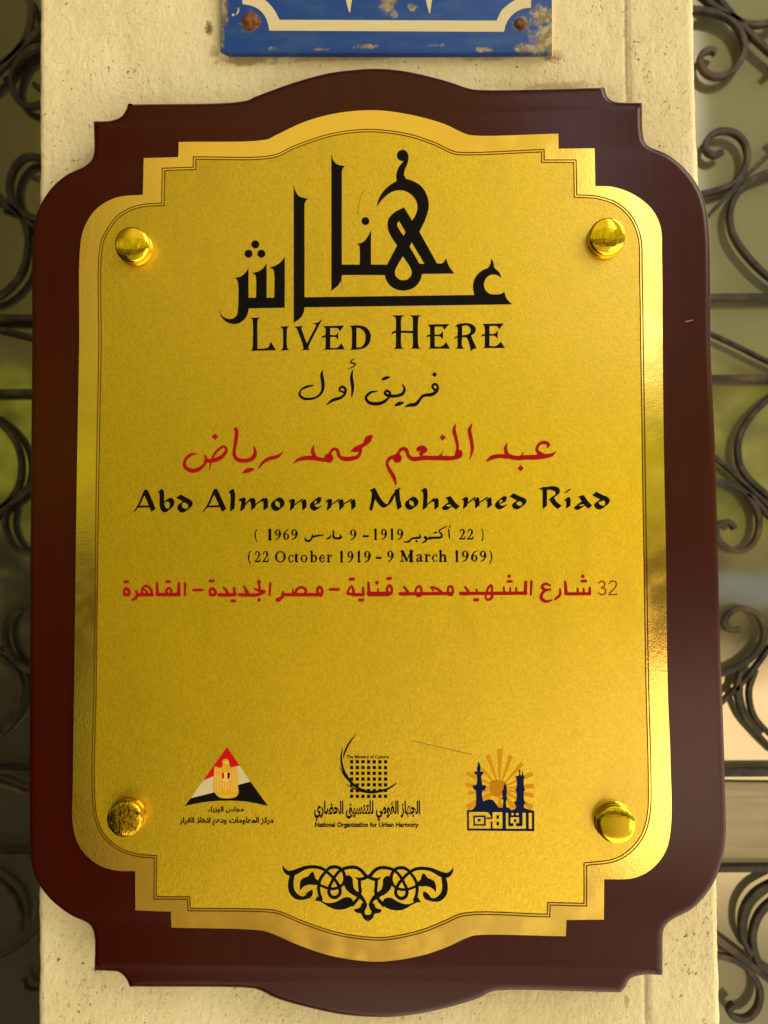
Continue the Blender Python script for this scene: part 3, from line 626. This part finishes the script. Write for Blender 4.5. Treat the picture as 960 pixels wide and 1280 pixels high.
printed('latin_dates', plate, M_BLACK, pos)
pos = text(R11, [('(', 103, 121), ('1', 194, 228), ('9', 243, 290), ('6', 303, 349), ('9', 358, 408), ('9', 773, 823), ('-', 872, 903)], 96, 167)
pos += text(R12, [('1', 98, 122), ('9', 145, 192), ('1', 214, 238), ('9', 258, 306), ('2', 700, 746), ('2', 756, 803), (')', 860, 871)], 93, 165)
pos += strokes(R11, [[(460, 150, 5), (462, 168, 11), (485, 177, 13), (506, 160, 9), (512, 128, 5)], [(506, 150, 11), (535, 142, 11), (588, 134, 7)], [(530, 142, 5), (530, 132, 4)], [(552, 140, 5), (553, 130, 4)], [(610, 163, 5), (630, 155, 11), (641, 136, 5)], [(660, 104, 8), (662, 150, 13), (680, 158, 12), (712, 152, 14), (708, 134, 7)]], 1.3)
pos += strokes(R12, [[(308, 183, 6), (345, 180, 11), (365, 160, 10), (398, 155, 13), (425, 150, 12), (420, 128, 5)], [(398, 176, 11), (402, 179, 11)], [(438, 190, 6), (462, 178, 11), (472, 155, 9), (458, 147, 11), (462, 160, 11), (520, 153, 13), (572, 150, 13), (578, 132, 11), (558, 106, 8), (612, 72, 5)], [(494, 148, 8), (496, 138, 4)], [(524, 120, 9), (540, 115, 9)], [(626, 94, 8), (631, 155, 8)], [(636, 70, 7), (630, 79, 7)]], 1.3)
printed('arabic_dates', plate, M_BLACK, pos)
# red address line
pos = strokes(R13, [[(86, 186, 14), (86, 160, 16), (102, 145, 18), (121, 165, 18), (116, 188, 18), (90, 188, 20)], [(90, 98, 18), (110, 97, 18)], [(170, 160, 12), (178, 195, 20), (162, 216, 18), (142, 226, 12)], [(178, 190, 20), (284, 188, 20)], [(212, 182, 14), (216, 142, 13), (242, 126, 15), (274, 152, 15), (282, 180, 14)], [(218, 150, 8), (246, 166, 12), (242, 186, 12)],
                    [(516, 108, 15), (514, 190, 13)], [(472, 108, 16), (470, 188, 22)], [(470, 188, 20), (320, 188, 20)], [(318, 108, 15), (321, 188, 18)], [(388, 184, 14), (384, 156, 14), (402, 142, 14), (419, 160, 14), (416, 186, 14)], [(388, 97, 17), (407, 97, 17)], [(575, 156, 15), (638, 155, 15)],
                    [(692, 186, 14), (690, 158, 14), (708, 144, 18), (728, 165, 18), (726, 188, 18), (696, 189, 20)], [(693, 92, 18), (715, 91, 18)], [(788, 138, 12), (810, 165, 17), (812, 188, 20), (756, 188, 20)], [(812, 190, 20), (868, 188, 20)], [(860, 140, 13), (868, 184, 18)], [(846, 232, 18), (866, 232, 18)], [(936, 138, 12), (954, 168, 17), (958, 188, 19), (898, 188, 19)]], 1.3)
pos += strokes(R14, [[(26, 122, 11), (40, 152, 15), (44, 178, 18), (-4, 178, 18)], [(40, 180, 18), (118, 178, 18), (165, 156, 14), (122, 150, 14), (96, 138, 9)], [(126, 92, 22), (128, 110, 14), (130, 152, 15)], [(202, 100, 13), (197, 180, 12)], [(286, 158, 11), (284, 190, 17), (254, 212, 19)], [(250, 212, 22), (262, 212, 20)], [(284, 178, 18), (540, 178, 18)],
                     [(364, 178, 15), (384, 138, 15), (418, 130, 15), (440, 150, 15), (430, 174, 15)], [(352, 142, 9), (356, 172, 13)], [(540, 184, 14), (514, 152, 15), (530, 126, 15), (548, 150, 16), (540, 186, 13)], [(600, 143, 15), (658, 143, 15)], [(716, 170, 13), (722, 150, 12), (744, 120, 12), (756, 172, 17), (720, 172, 15)], [(734, 75, 17), (757, 74, 17)], [(752, 178, 18), (822, 178, 18)], [(820, 132, 12), (823, 176, 16)], [(798, 213, 17), (818, 213, 17)],
                     [(856, 98, 14), (860, 176, 18)], [(860, 178, 18), (990, 178, 18)]], 1.3)
pos += strokes(R15, [[(0, 169, 18), (152, 169, 18)], [(66, 140, 10), (68, 168, 12)], [(136, 168, 14), (126, 140, 13), (144, 116, 15), (159, 140, 15), (155, 170, 15)], [(130, 71, 17), (150, 69, 17)], [(240, 126, 12), (264, 160, 16), (262, 171, 18), (215, 172, 19)], [(215, 172, 18), (560, 170, 18)], [(316, 170, 12), (322, 136, 12), (346, 122, 14), (356, 150, 14), (350, 184, 14), (326, 186, 11)], [(420, 128, 12), (450, 134, 14), (492, 162, 15)], [(420, 132, 9), (436, 152, 9)], [(532, 168, 13), (536, 130, 13), (556, 122, 14), (566, 150, 14), (556, 180, 14), (536, 178, 12)],
                     [(648, 128, 12), (668, 158, 16), (666, 170, 18), (618, 170, 19)], [(618, 170, 18), (962, 169, 18)], [(724, 142, 10), (727, 168, 12)], [(712, 212, 18), (730, 212, 18)], [(792, 168, 13), (802, 132, 13), (822, 116, 14), (827, 160, 13), (826, 196, 15), (800, 211, 14), (782, 194, 11), (800, 168, 9)]], 1.3) + tr(R15, [circ(60, 100, 12)]) + tr(R14, [circ(127, 213, 13), circ(912, 97, 12)])
pos += strokes(R16, [[(0, 178, 19), (212, 178, 19)], [(55, 134, 11), (58, 176, 13)], [(100, 140, 11), (101, 176, 13)], [(142, 140, 11), (143, 176, 13)], [(84, 95, 16), (108, 95, 16)], [(210, 98, 17), (206, 178, 21)], [(250, 96, 16), (246, 188, 12)], [(382, 124, 11), (352, 111, 15), (325, 130, 17), (342, 153, 17), (384, 152, 12)], [(352, 156, 14), (325, 180, 17), (320, 214, 20), (350, 236, 17), (396, 226, 8)], [(452, 148, 11), (452, 188, 16), (418, 220, 13)],
                     [(488, 98, 15), (495, 182, 20)], [(495, 182, 18), (662, 182, 18)], [(576, 144, 11), (578, 178, 14)], [(618, 144, 11), (620, 178, 14)], [(662, 140, 14), (662, 182, 17)], [(607, 93, 17), (632, 92, 17)],
                     [(723, 108, 6), (742, 94, 8), (765, 102, 8), (766, 126, 8), (745, 138, 7), (772, 152, 8), (770, 178, 8), (745, 188, 8), (721, 175, 6)], [(797, 112, 6), (812, 95, 8), (842, 96, 8), (850, 116, 8), (834, 148, 8), (798, 186, 8), (852, 186, 8)]], 1.3) + tr(R16, [circ(92, 58, 13), circ(613, 58, 13)])
printed('address_line', plate, M_RED, pos)
# ornament
left = []
def orn(lst):
    for s in lst: left.extend(brush(s))
orn([[(68, 58, 6), (80, 92, 26), (118, 128, 46), (175, 128, 54), (230, 104, 46), (300, 76, 36), (390, 70, 32), (450, 82, 32), (500, 112, 30), (550, 155, 30), (602, 215, 30), (636, 280, 34), (640, 330, 34), (612, 368, 34), (570, 374, 34), (535, 345, 34), (530, 290, 34), (558, 220, 30), (600, 150, 30), (650, 100, 30), (720, 76, 34), (800, 76, 34), (850, 103, 34), (890, 148, 34), (915, 172, 34)],
     [(160, 160, 50), (148, 240, 56), (160, 315, 58), (208, 368, 52), (268, 382, 34), (326, 362, 44)], [(326, 355, 60), (345, 330, 50), (362, 298, 8)],
     [(505, 108, 28), (455, 170, 30), (428, 240, 32), (430, 320, 32), (450, 390, 36)], [(506, 100, 28), (550, 74, 34), (600, 70, 34), (652, 92, 30), (684, 150, 32), (686, 205, 34), (660, 252, 28), (612, 280, 28), (560, 288, 28), (500, 276, 26), (440, 252, 26)],
     [(765, 445, 40), (812, 395, 32), (832, 355, 30)], [(836, 195, 34), (836, 262, 32), (842, 310, 34), (828, 370, 30)], [(915, 168, 34), (870, 188, 34), (825, 190, 26), (795, 172, 8)]])
left += [path([(370, 115, 1), (385, 150), (395, 185), (432, 212, 1), (432, 246, 1), (380, 250), (330, 247), (275, 267), (238, 308, 1), (238, 240), (255, 195), (290, 175), (325, 160), (345, 130)]),
         path([(415, 358, 1), (440, 393), (500, 428), (560, 430), (620, 410), (680, 376), (730, 373), (762, 395), (772, 420, 1), (800, 410), (760, 458), (690, 490), (610, 496), (540, 475), (470, 432), (430, 412), (388, 408, 1), (402, 385)]),
         path([(688, 160, 1), (735, 156), (765, 185), (770, 240), (785, 290), (815, 315), (850, 340), (885, 385), (908, 440), (900, 470), (880, 440), (855, 405), (815, 375), (760, 345), (715, 310), (688, 270), (676, 220)]),
         path([(897, 428, 1), (858, 435), (840, 475), (778, 495, 1), (800, 525), (850, 537), (872, 582), (917, 616, 1), (920, 552, 1), (893, 542), (886, 515), (905, 475), (911, 440)])]
L_ = tr(R20, left)
mir = [[(919.8 - x, y + 0.0137 * (919.8 - 2 * x)) for x, y in p] for p in L_]
printed('scroll_ornament', plate, M_BLACK, L_ + mir)

# ------------------------------------------------------------------ tiny captions (built-in font, shaped here)
FORMS = {'ا': (0xFE8D, 0xFE8E, 0, 0), 'ب': (0xFE8F, 0xFE90, 0xFE91, 0xFE92), 'ت': (0xFE95, 0xFE96, 0xFE97, 0xFE98), 'ج': (0xFE9D, 0xFE9E, 0xFE9F, 0xFEA0), 'ح': (0xFEA1, 0xFEA2, 0xFEA3, 0xFEA4), 'خ': (0xFEA5, 0xFEA6, 0xFEA7, 0xFEA8),
         'د': (0xFEA9, 0xFEAA, 0, 0), 'ذ': (0xFEAB, 0xFEAC, 0, 0), 'ر': (0xFEAD, 0xFEAE, 0, 0), 'ز': (0xFEAF, 0xFEB0, 0, 0), 'س': (0xFEB1, 0xFEB2, 0xFEB3, 0xFEB4), 'ض': (0xFEBD, 0xFEBE, 0xFEBF, 0xFEC0), 'ع': (0xFEC9, 0xFECA, 0xFECB, 0xFECC), 'ق': (0xFED5, 0xFED6, 0xFED7, 0xFED8),
         'ك': (0xFED9, 0xFEDA, 0xFEDB, 0xFEDC), 'ل': (0xFEDD, 0xFEDE, 0xFEDF, 0xFEE0), 'م': (0xFEE1, 0xFEE2, 0xFEE3, 0xFEE4), 'ن': (0xFEE5, 0xFEE6, 0xFEE7, 0xFEE8), 'ه': (0xFEE9, 0xFEEA, 0xFEEB, 0xFEEC), 'و': (0xFEED, 0xFEEE, 0, 0), 'ي': (0xFEF1, 0xFEF2, 0xFEF3, 0xFEF4), 'ء': (0xFE80, 0, 0, 0)}
def shape(s):
    out = ''
    for i, c in enumerate(s):
        if c not in FORMS: out += c; continue
        f = FORMS[c]
        prev = i > 0 and s[i - 1] in FORMS and FORMS[s[i - 1]][2] != 0 and f[1] != 0
        nxt = i + 1 < len(s) and s[i + 1] in FORMS and FORMS[s[i + 1]][1] != 0 and f[2] != 0
        out += chr(f[3] if prev and nxt else f[1] if prev else f[2] if nxt else f[0])
    return out[::-1]
def caption(name, body, x0, y0, x1, y1, m, bold=.0, t=None, parent=None):
    c = bpy.data.curves.new(name, 'FONT'); c.body = body; c.offset = bold; c.resolution_u = 3
    o = bpy.data.objects.new(name, c); me = bpy.data.meshes.new_from_object(o)
    vs = [v.co.copy() for v in me.vertices]; fs = [list(p.vertices) for p in me.polygons]
    bpy.data.objects.remove(o); bpy.data.curves.remove(c); bpy.data.meshes.remove(me)
    a0, a1 = min(v.x for v in vs), max(v.x for v in vs); b0_, b1_ = min(v.y for v in vs), max(v.y for v in vs)
    pts = [t.p(x0 + (v.x - a0) / (a1 - a0) * (x1 - x0), y1 - (v.y - b0_) / (b1_ - b0_) * (y1 - y0)) for v in vs]
    fs = [f if sum(0 for _ in f) == 0 else f for f in fs]
    return mesh(name, [U(x, y, Y_PLATE - .00006) for x, y in pts], fs, m, parent or plate)
caption('caption', shape('مجلس الوزراء'), 318, 564, 607, 616, M_BLACK, .045, R17)
caption('caption', shape('مركز المعلومات ودعم اتخاذ القرار'), 92, 648, 846, 720, M_BLACK, .045, R17)
caption('caption', 'The Ministry of Culture', 316, 204, 636, 236, M_BLACK, .03, R18)
caption('caption', 'National Organization for Urban Harmony', 82, 706, 860, 754, M_BLACK, .042, R18)
caption('caption', shape('الجهاز القومي للتنسيق الحضاري'), 76, 545, 872, 700, M_BLACK, .042, R18)
# triangular emblem
cb = [(573, 237, 1), (500, 250), (400, 305), (280, 358, 1)]
def em(name, m, polys, y, t=R17, neg=()): return printed(name, plate, m, tr(t, polys), tr(t, list(neg)), Y=Y_PLATE - y)
em('emblem_red_band', M_FLAGRED, [path([(472, 88, 1), (573, 237, 1), (500, 254), (400, 305), (280, 358, 1)])], .00006)
em('emblem_white_band', M_WHITE, [path([(573, 237, 1), (658, 365, 1), (560, 392), (370, 450), (183, 497, 1), (280, 358, 1), (400, 305), (500, 254)])], .00006)
em('emblem_black_band', M_BLACK, [path([(658, 365, 1), (800, 560, 1), (640, 527), (472, 517), (300, 528), (135, 558, 1), (183, 497, 1), (370, 450), (560, 392)])], .00006)
em('emblem_eagle', M_EAGLE, [path([(432, 204), (450, 185), (480, 188), (490, 215), (500, 250), (548, 248, 1), (562, 300), (560, 400), (565, 450), (545, 485), (480, 500), (410, 490), (375, 455), (362, 430), (366, 330), (371, 243, 1), (425, 252), (440, 228, 1)])], .0001)
fe = [[(380 + 14 * k, 262, 4), (378 + 14 * k, 360, 5), (384 + 13 * k, 450, 4)] for k in range(4)] + [[(512 + 13 * k, 262, 4), (514 + 13 * k, 360, 5), (506 + 13 * k, 450, 4)] for k in range(4)] + [[(400, 470, 5), (470, 482, 6), (540, 470, 5)], [(445, 370, 8), (440, 430, 6)], [(480, 370, 8), (486, 430, 6)], [(462, 360, 8), (462, 440, 8)]]
em('eagle_feathers', M_EAGLE2, [p for s in fe for p in brush(s)] + [circ(465, 212, 14), path([(424, 290, 1), (500, 290, 1), (498, 345), (462, 372, 1), (430, 345)])], .00014)
em('shield_red', M_FLAGRED, [path([(428, 294, 1), (448, 294, 1), (448, 346, 1), (434, 338)])], .00018)
em('shield_black', M_BLACK, [path([(476, 294, 1), (497, 294, 1), (490, 338), (476, 346, 1)])], .00018)
# grid-and-crescent emblem
pos = [rect(345 + 42.4 * i, 241 + 43.2 * j, 370 + 42.4 * i, 266 + 43.2 * j) for i in range(7) for j in range(7)]
for s in [[(391, 47, 4), (340, 112, 13), (306, 180, 14), (296, 222, 6)], [(288, 155, 5), (279, 230, 14), (292, 305, 17), (332, 380, 19), (400, 448, 20), (480, 480, 22), (560, 476, 18), (630, 455, 15), (690, 417, 8)], [(266, 288, 4), (300, 352, 10), (350, 410, 12)], [(318, 422, 4), (370, 452, 10), (430, 476, 10), (520, 490, 6)]]: pos += brush(s)
em('grid_crescent_emblem', M_BLACK, pos, .00006, R18)
# skyline emblem
rays = []
for tx, ty, w in [(460, 128, 58), (345, 188, 46), (565, 193, 46), (676, 264, 40), (292, 318, 34), (772, 362, 46), (782, 480, 44), (775, 572, 44), (770, 690, 50), (148, 358, 44), (140, 470, 36), (155, 552, 34), (150, 690, 60), (560, 560, 60), (590, 690, 60), (330, 590, 60), (460, 690, 60)]:
    a = Vector((tx - 455, ty - 505)); l = a.length; a.normalize(); nrm = Vector((-a.y, a.x)); c0 = Vector((455, 505)) + a * 80; c1 = Vector((455, 505)) + a * l
    rays.append([tuple(c0 + nrm * 7), tuple(c1 + nrm * w / 2), tuple(c1 + a * 6), tuple(c1 - nrm * w / 2), tuple(c0 - nrm * 7)])
em('sun_rays', M_RAYINK, rays, .00006, R19)
em('sun_disc', M_SUNINK, [path([(370, 440), (420, 422), (480, 430), (525, 460), (520, 530), (470, 575), (410, 580), (375, 550)])], .0001, R19)
sk = path([(190, 712, 1), (215, 690), (230, 665, 1), (232, 560), (228, 525), (208, 510), (195, 478, 1), (232, 472, 1), (240, 440), (240, 378), (222, 365), (210, 345, 1), (243, 340, 1), (240, 310), (250, 282), (247, 255, 1), (262, 255, 1), (276, 300), (272, 340, 1), (305, 345, 1), (295, 368), (283, 380), (288, 450), (292, 472, 1), (330, 478, 1), (318, 515), (293, 530), (292, 590), (302, 628, 1), (340, 612), (390, 615), (420, 650), (445, 685, 1), (487, 690, 1), (490, 615), (472, 600, 1), (485, 588), (482, 530), (492, 512), (497, 480), (510, 452, 1), (522, 480), (528, 530), (525, 588), (537, 600, 1), (522, 615), (522, 685, 1), (545, 690), (570, 715, 1), (605, 700), (615, 680), (590, 635, 1), (615, 626), (618, 530), (608, 515), (620, 500), (618, 410), (605, 392, 1), (642, 380, 1), (646, 352), (640, 335), (650, 320, 1), (659, 340), (656, 375), (670, 378, 1), (680, 322, 1), (686, 375), (697, 395), (690, 410), (695, 500), (705, 515), (692, 530), (695, 622), (708, 635, 1), (690, 665), (697, 690), (760, 713, 1), (790, 718, 1), (790, 915, 1), (145, 908, 1), (145, 712, 1)])
gneg = [rect(163, 730, 330, 890), [(325, 730), (350, 735), (378, 782), (325, 786)], rect(325, 797, 392, 824), rect(325, 797, 372, 890), rect(390, 732, 485, 890), rect(518, 738, 540, 892), rect(518, 866, 710, 892), rect(562, 780, 645, 838), rect(570, 740, 593, 762), rect(615, 740, 640, 762), rect(590, 830, 615, 870), rect(678, 738, 710, 892), rect(737, 738, 768, 892)]
gover = [rect(205, 765, 325, 780), rect(205, 765, 220, 862), rect(205, 848, 325, 862), rect(308, 765, 325, 862), rect(248, 795, 275, 822), rect(428, 762, 452, 795), rect(428, 825, 452, 858), rect(595, 800, 618, 826)]
printed('skyline_emblem', plate, M_NAVY, tr(R19, [sk]), tr(R19, gneg), tr(R19, gover), Y=Y_PLATE - .00014)
# wear
for q in [[(515, 926, .5), (545, 933, .9), (590, 943, .5)], [(447, 268, .4), (450, 250, .9), (455, 238, .4)], [(427, 350, .4), (428, 362, .8)]]:
    printed('scratch', plate, M_SCR, brush(q), Y=Y_PLATE - .00004)
for q in [[(857, 402, .5), (866, 400, 1.0)]]:
    printed('scratch', plaque, M_SCRW, brush(q), Y=YB - .00008)

# ================================================================== the blue number sign
YS = -0.0042
sign = thing('house_number_sign', 'weathered blue enamel house number sign with cream border, above the plaque', 'sign', (0, 0, 0))
SG = [(275, 62, 1), (281, 64.5), (286, 66.5, 1), (430, 66.6, 1), (560, 66.8), (690.6, 66, 1), (690.4, 0), (690, -260, 1), (276, -260, 1), (275.4, 0)]
so = [(q.x, q.z) for q in (U(x, y, YS) for x, y in path(SG, 4))]
rings('enamel_panel', so, [(0, -.0012), (0, YS + .0008), (.0003, YS + .0002), (.0011, YS)], M_ENAMEL, sign)
bk = [(272.5, 69.5, 1), (300, 69.8), (500, 70.4), (691.5, 69.5, 1), (691.5, -262, 1), (272.5, -262, 1)]
rings('backing_plate', [(q.x, q.z) for q in (U(x, y, -.0012) for x, y in path(bk, 8))], [(0, .0012), (0, -.0008), (.0008, -.0013)], M_EDGE, sign)
def arc_pts(pts): return smooth_open(pts, 6)
outer_l = [(303, -255), (303, 5)]; cl = arc_pts([(303, 5), (318, 8.5), (329, 17), (334.5, 28), (336.6, 38.2)])
cl_in = arc_pts([(317, -6), (331, 0), (341.5, 10.5), (349.4, 24.7)])
crr = arc_pts([(630, 39.8), (633, 29), (641, 18), (652, 11.5), (663.8, 9.4)]); cr_in = arc_pts([(620.6, 25.8), (628, 12), (643.8, 0), (650, -3)])
outer = outer_l + cl[1:] + crr + [(663.8, -255)]
inner = [(317, -255), (317, -6)] + cl_in[1:] + cr_in + [(650, -255)]
printed('border_stripe', sign, M_STRIPE, [outer], [inner + []], Y=YS - .00012)
nums = brush([(437, 15, 1.2), (436, -2, 8), (434, -40, 15), (430, -120, 16), (424, -170, 14)]) + brush([(424, -170, 10), (432, -150, 14), (448, -150, 14), (456, -172, 10)]) + brush([(456, -172, 10), (462, -150, 14), (476, -150, 14), (484, -176, 8)])
nums += brush([(537, 16, 1.2), (536, -2, 8), (534, -40, 15), (530, -120, 16), (524, -170, 14)]) + brush([(524, -170, 10), (534, -148, 14), (556, -148, 14), (566, -176, 8)])
printed('numeral', sign, M_STRIPE, nums, Y=YS - .00012)
printed('paint_fleck', sign, M_WHITE, circ(291.5, 18.5, 1.7, 10) and [circ(291.5, 18.5, 1.7, 10)] + brush([(298, 9.5, 1), (297.8, 14, 2.2), (295.4, 18.2, 1.2)]), Y=YS - .0001)
def screw(px, py, r):
    c = U(px, py, YS); r *= P; V, F = [], []; n = 28
    for rr, y in [(r * 1.35, 0), (r * 1.2, -.0006), (r, -.0005), (r * .95, -.0013), (r * .6, -.0019), (r * .2, -.0016), (0, -.0015)]:
        for k in range(n):
            a = 2 * PI * k / n; w = 1 + .12 * noise.noise(Vector((math.cos(a) * 2, math.sin(a) * 2, px)))
            V.append((c.x + rr * w * math.cos(a), YS + y, c.z + rr * w * math.sin(a)))
    for k in range(6):
        for i in range(n):
            j = (i + 1) % n; F.append([k * n + i, k * n + j, (k + 1) * n + j, (k + 1) * n + i])
    mesh('screw', V, F, M_RUST, sign, smooth=True)
screw(313.8, 27, 9.6); screw(650.5, 30, 6.4)

# ================================================================== iron grilles and glass behind the pillar
YG = 0.088
def bar(name, pts, w, parent, depth=.0042, Y=YG, n=6):
    """flat iron bar bent along a traced line: w in photo pixels, depth going back"""
    q = smooth_open([tuple(p) for p in pts], n)
    W_ = [U(x, y, Y) for x, y in q]; h = w * .00047 / 2
    V, F = [], []
    for i, p in enumerate(W_):
        a, b = W_[max(i - 1, 0)], W_[min(i + 1, len(W_) - 1)]
        d = (b - a).normalized(); nx = Vector((-d.z, 0, d.x)) * h
        for s, y in ((1, 0.0006), (.7, 0), (-.7, 0), (-1, .0006), (-1, depth), (1, depth)):
            V.append((p.x + nx.x * s, Y + y, p.z + nx.z * s))
    for i in range(len(W_) - 1):
        for k in range(6):
            F.append([i * 6 + k, i * 6 + (k + 1) % 6, (i + 1) * 6 + (k + 1) % 6, (i + 1) * 6 + k])
    F.append([5, 4, 3, 2, 1, 0]); e = (len(W_) - 1) * 6; F.append([e + k for k in range(6)])
    return mesh(name, V, F, M_IRON, parent)
def grille(cx, items, bars, label):
    g_ = thing('iron_grille', label, 'grille', (U(cx, 640, YG).x, YG, U(cx, 640, YG).z), 'wrought iron grilles beside the pillar')
    sc = []
    for t, pts, w in items: sc.append(bar('scroll', [t.p(*p) for p in pts], w, g_))
    for o in list(sc):                                     # the same scrolls mirrored beyond the frame
        c = o.copy(); c.data = o.data.copy()
        c.data.transform(Matrix.Scale(-1, 4, (1, 0, 0))); c.data.flip_normals(); COL.objects.link(c); c.parent = g_
    for y0, y1, xa, xb, w in bars: bar('crossbar', [(xa, y0), (xb, y1)], w, g_, depth=.0062, Y=YG - .0012)
    return g_
A1, A2, A3, A4 = T(860, 0, 4), T(860, 320, 4), T(860, 640, 4), T(860, 960, 4)
B1, B2, B3, B4 = T(0, 0, 4), T(0, 320, 4), T(0, 640, 4), T(0, 960, 4)
grille(990, [(A1, [(148, 252), (120, 240), (80, 256), (66, 300), (92, 350), (150, 374), (228, 345), (284, 262), (284, 190), (235, 100), (150, 55), (40, 38), (-30, 34)], 7.5),
             (A1, [(60, -40), (150, 30), (225, 75), (300, 108), (400, 106), (500, 70)], 7), (A1, [(150, -30), (230, 70), (290, 130), (400, 235), (520, 330)], 7.5),
             (A1, [(178, 752), (135, 768), (94, 738), (102, 690), (150, 652), (220, 650), (280, 690), (304, 760), (290, 840), (240, 905), (150, 945), (40, 970), (-20, 975)], 7),
             (A1, [(70, 1110), (240, 930), (400, 770), (520, 660)], 4), (A1, [(520, 815), (400, 858), (320, 893), (252, 962), (216, 1060), (232, 1165), (300, 1270), (400, 1370), (520, 1450)], 7),
             (A2, [(60, 362), (120, 386), (260, 450), (400, 520), (520, 570)], 4.5), (A2, [(520, 640), (400, 720), (300, 830), (258, 930), (266, 1040), (310, 1110), (400, 1190), (520, 1280)], 7),
             (A2, [(90, 965), (140, 1005), (250, 1100), (400, 1240), (520, 1350)], 5), (A2, [(80, 1118), (140, 1124), (220, 1142), (330, 1210), (420, 1310)], 6.5),
             (A3, [(238, 84), (215, 52), (170, 56), (146, 90), (160, 140), (210, 184), (270, 196), (330, 160), (362, 80), (352, -10), (300, -90)], 6.5),
             (A3, [(270, 588), (220, 592), (190, 560), (205, 515), (270, 482), (340, 502), (384, 570), (378, 660), (312, 740), (230, 788), (160, 815), (90, 838)], 7),
             (A3, [(120, 1000), (200, 930), (310, 820), (400, 700), (500, 560)], 5.5), (A3, [(268, 800), (250, 900), (290, 1030), (370, 1130), (460, 1220)], 6), (A3, [(345, 790), (312, 900), (336, 1020), (430, 1130)], 6),
             (A4, [(460, 560), (340, 630), (282, 720), (276, 840), (322, 940)], 6), (A4, [(470, 640), (370, 730), (332, 830), (340, 930), (380, 1010), (470, 1080)], 8),
             (A4, [(90, 810), (150, 862), (280, 960), (420, 1070), (520, 1150)], 8), (A4, [(100, 950), (160, 948), (245, 972), (325, 1035), (368, 1125), (352, 1215), (300, 1262), (240, 1258), (212, 1222), (240, 1190)], 7)],
       [(371, 368, 820, 1160, 7.5), (472, 470, 820, 1160, 6.5), (967, 966, 830, 1160, 9), (1088, 1086, 830, 1160, 7)], 'wrought iron scroll grille on the right of the cream pillar')
grille(-30, [(B1, [(110, -60), (146, 20), (148, 80), (128, 170), (60, 268), (-40, 340)], 8), (B1, [(240, 90), (190, 140), (90, 240), (-10, 340), (-80, 410)], 8), (B1, [(162, 412), (185, 430), (215, 420)], 6),
             (B1, [(230, 215), (170, 228), (110, 262), (66, 330), (50, 400), (80, 490), (140, 522), (205, 508), (250, 470)], 7),
             (B1, [(150, 872), (180, 888), (220, 880)], 6), (B1, [(240, 800), (190, 782), (120, 780), (62, 838), (40, 920), (60, 1010), (110, 1060), (200, 1098), (260, 1112)], 8), (B1, [(-60, 930), (0, 978), (90, 1065), (190, 1150), (260, 1200)], 5),
             (B1, [(-40, 1000), (60, 1040), (110, 1100), (134, 1190), (124, 1290), (90, 1380), (0, 1470), (-70, 1500)], 7.5), (B2, [(-60, 348), (0, 362), (170, 402), (240, 420)], 5),
             (B2, [(-70, 790), (0, 840), (72, 930), (100, 1030), (88, 1140), (40, 1220), (-30, 1275)], 7), (B2, [(230, 1070), (160, 1135), (80, 1200), (-10, 1266), (-70, 1310)], 7),
             (B3, [(30, -30), (18, 60), (50, 150), (100, 198), (180, 208), (240, 180)], 6), (B3, [(220, 500), (140, 490), (70, 502), (26, 560), (18, 640), (60, 740), (130, 790), (220, 812)], 7), (B3, [(-60, 690), (0, 732), (70, 792), (98, 880), (80, 990), (0, 1100), (-60, 1150)], 6.5),
             (B4, [(-70, 55), (0, 82), (150, 135), (230, 165)], 4.5), (B4, [(-60, 540), (0, 582), (60, 642), (96, 740), (90, 820)], 5.5), (B4, [(-60, 985), (0, 958), (60, 930), (190, 830), (250, 770)], 3), (B4, [(104, 1070), (118, 1108), (150, 1126), (200, 1120), (240, 1090)], 6)],
       [(397, 396, -240, 110, 7.5), (490, 489, -240, 110, 6.5), (965, 965, -240, 110, 5.5), (1070, 1070, -240, 110, 5.5)], 'wrought iron scroll grille on the left of the cream pillar')
YW = YG + .0088
def door(x0, x1, cx, label, rails, M_GLASS):
    d = thing('glass_door', label, 'door', (U(cx, 640, YW).x, YW, U(cx, 640, YW).z), 'glass doors behind the grilles')
    p0, p1 = U(x0, -700, YW), U(x1, 2000, YW)
    mesh('pane', [(p0.x, YW, p1.z), (p1.x, YW, p1.z), (p1.x, YW, p0.z), (p0.x, YW, p0.z), (p0.x, YW + .006, p1.z), (p1.x, YW + .006, p1.z), (p1.x, YW + .006, p0.z), (p0.x, YW + .006, p0.z)],
         [[0, 1, 2, 3], [5, 4, 7, 6], [4, 0, 3, 7], [1, 5, 6, 2], [3, 2, 6, 7], [4, 5, 1, 0]], M_GLASS, d)
    for ya, yb in rails:
        a, b = U(x0, ya, YW - .004), U(x1, yb, YW - .004); h = a.z - b.z
        prof = [(0, YW - .0002), (0, YW - .0028), (.10, YW - .0036), (.17, YW - .0028), (.20, YW - .0016), (.80, YW - .0016), (.83, YW - .0028), (.90, YW - .0036), (1, YW - .0028), (1, YW - .0002)]
        V = []; F = []
        for t, y in prof: V += [(a.x, y, a.z - h * t), (b.x, y, a.z - h * t)]
        for k in range(len(prof) - 1): F.append([2 * k, 2 * k + 2, 2 * k + 3, 2 * k + 1])
        mesh('mid_rail', V, F, M_RAIL, d)
    return d
door(700, 1500, 930, 'glass door with a moulded mid rail behind the right grille', [(976, 1092)], M_GLASS)
door(-600, 240, 30, 'glass door behind the left grille, its dim reflection put into the pane colour', [], M_GLASS_DARK)
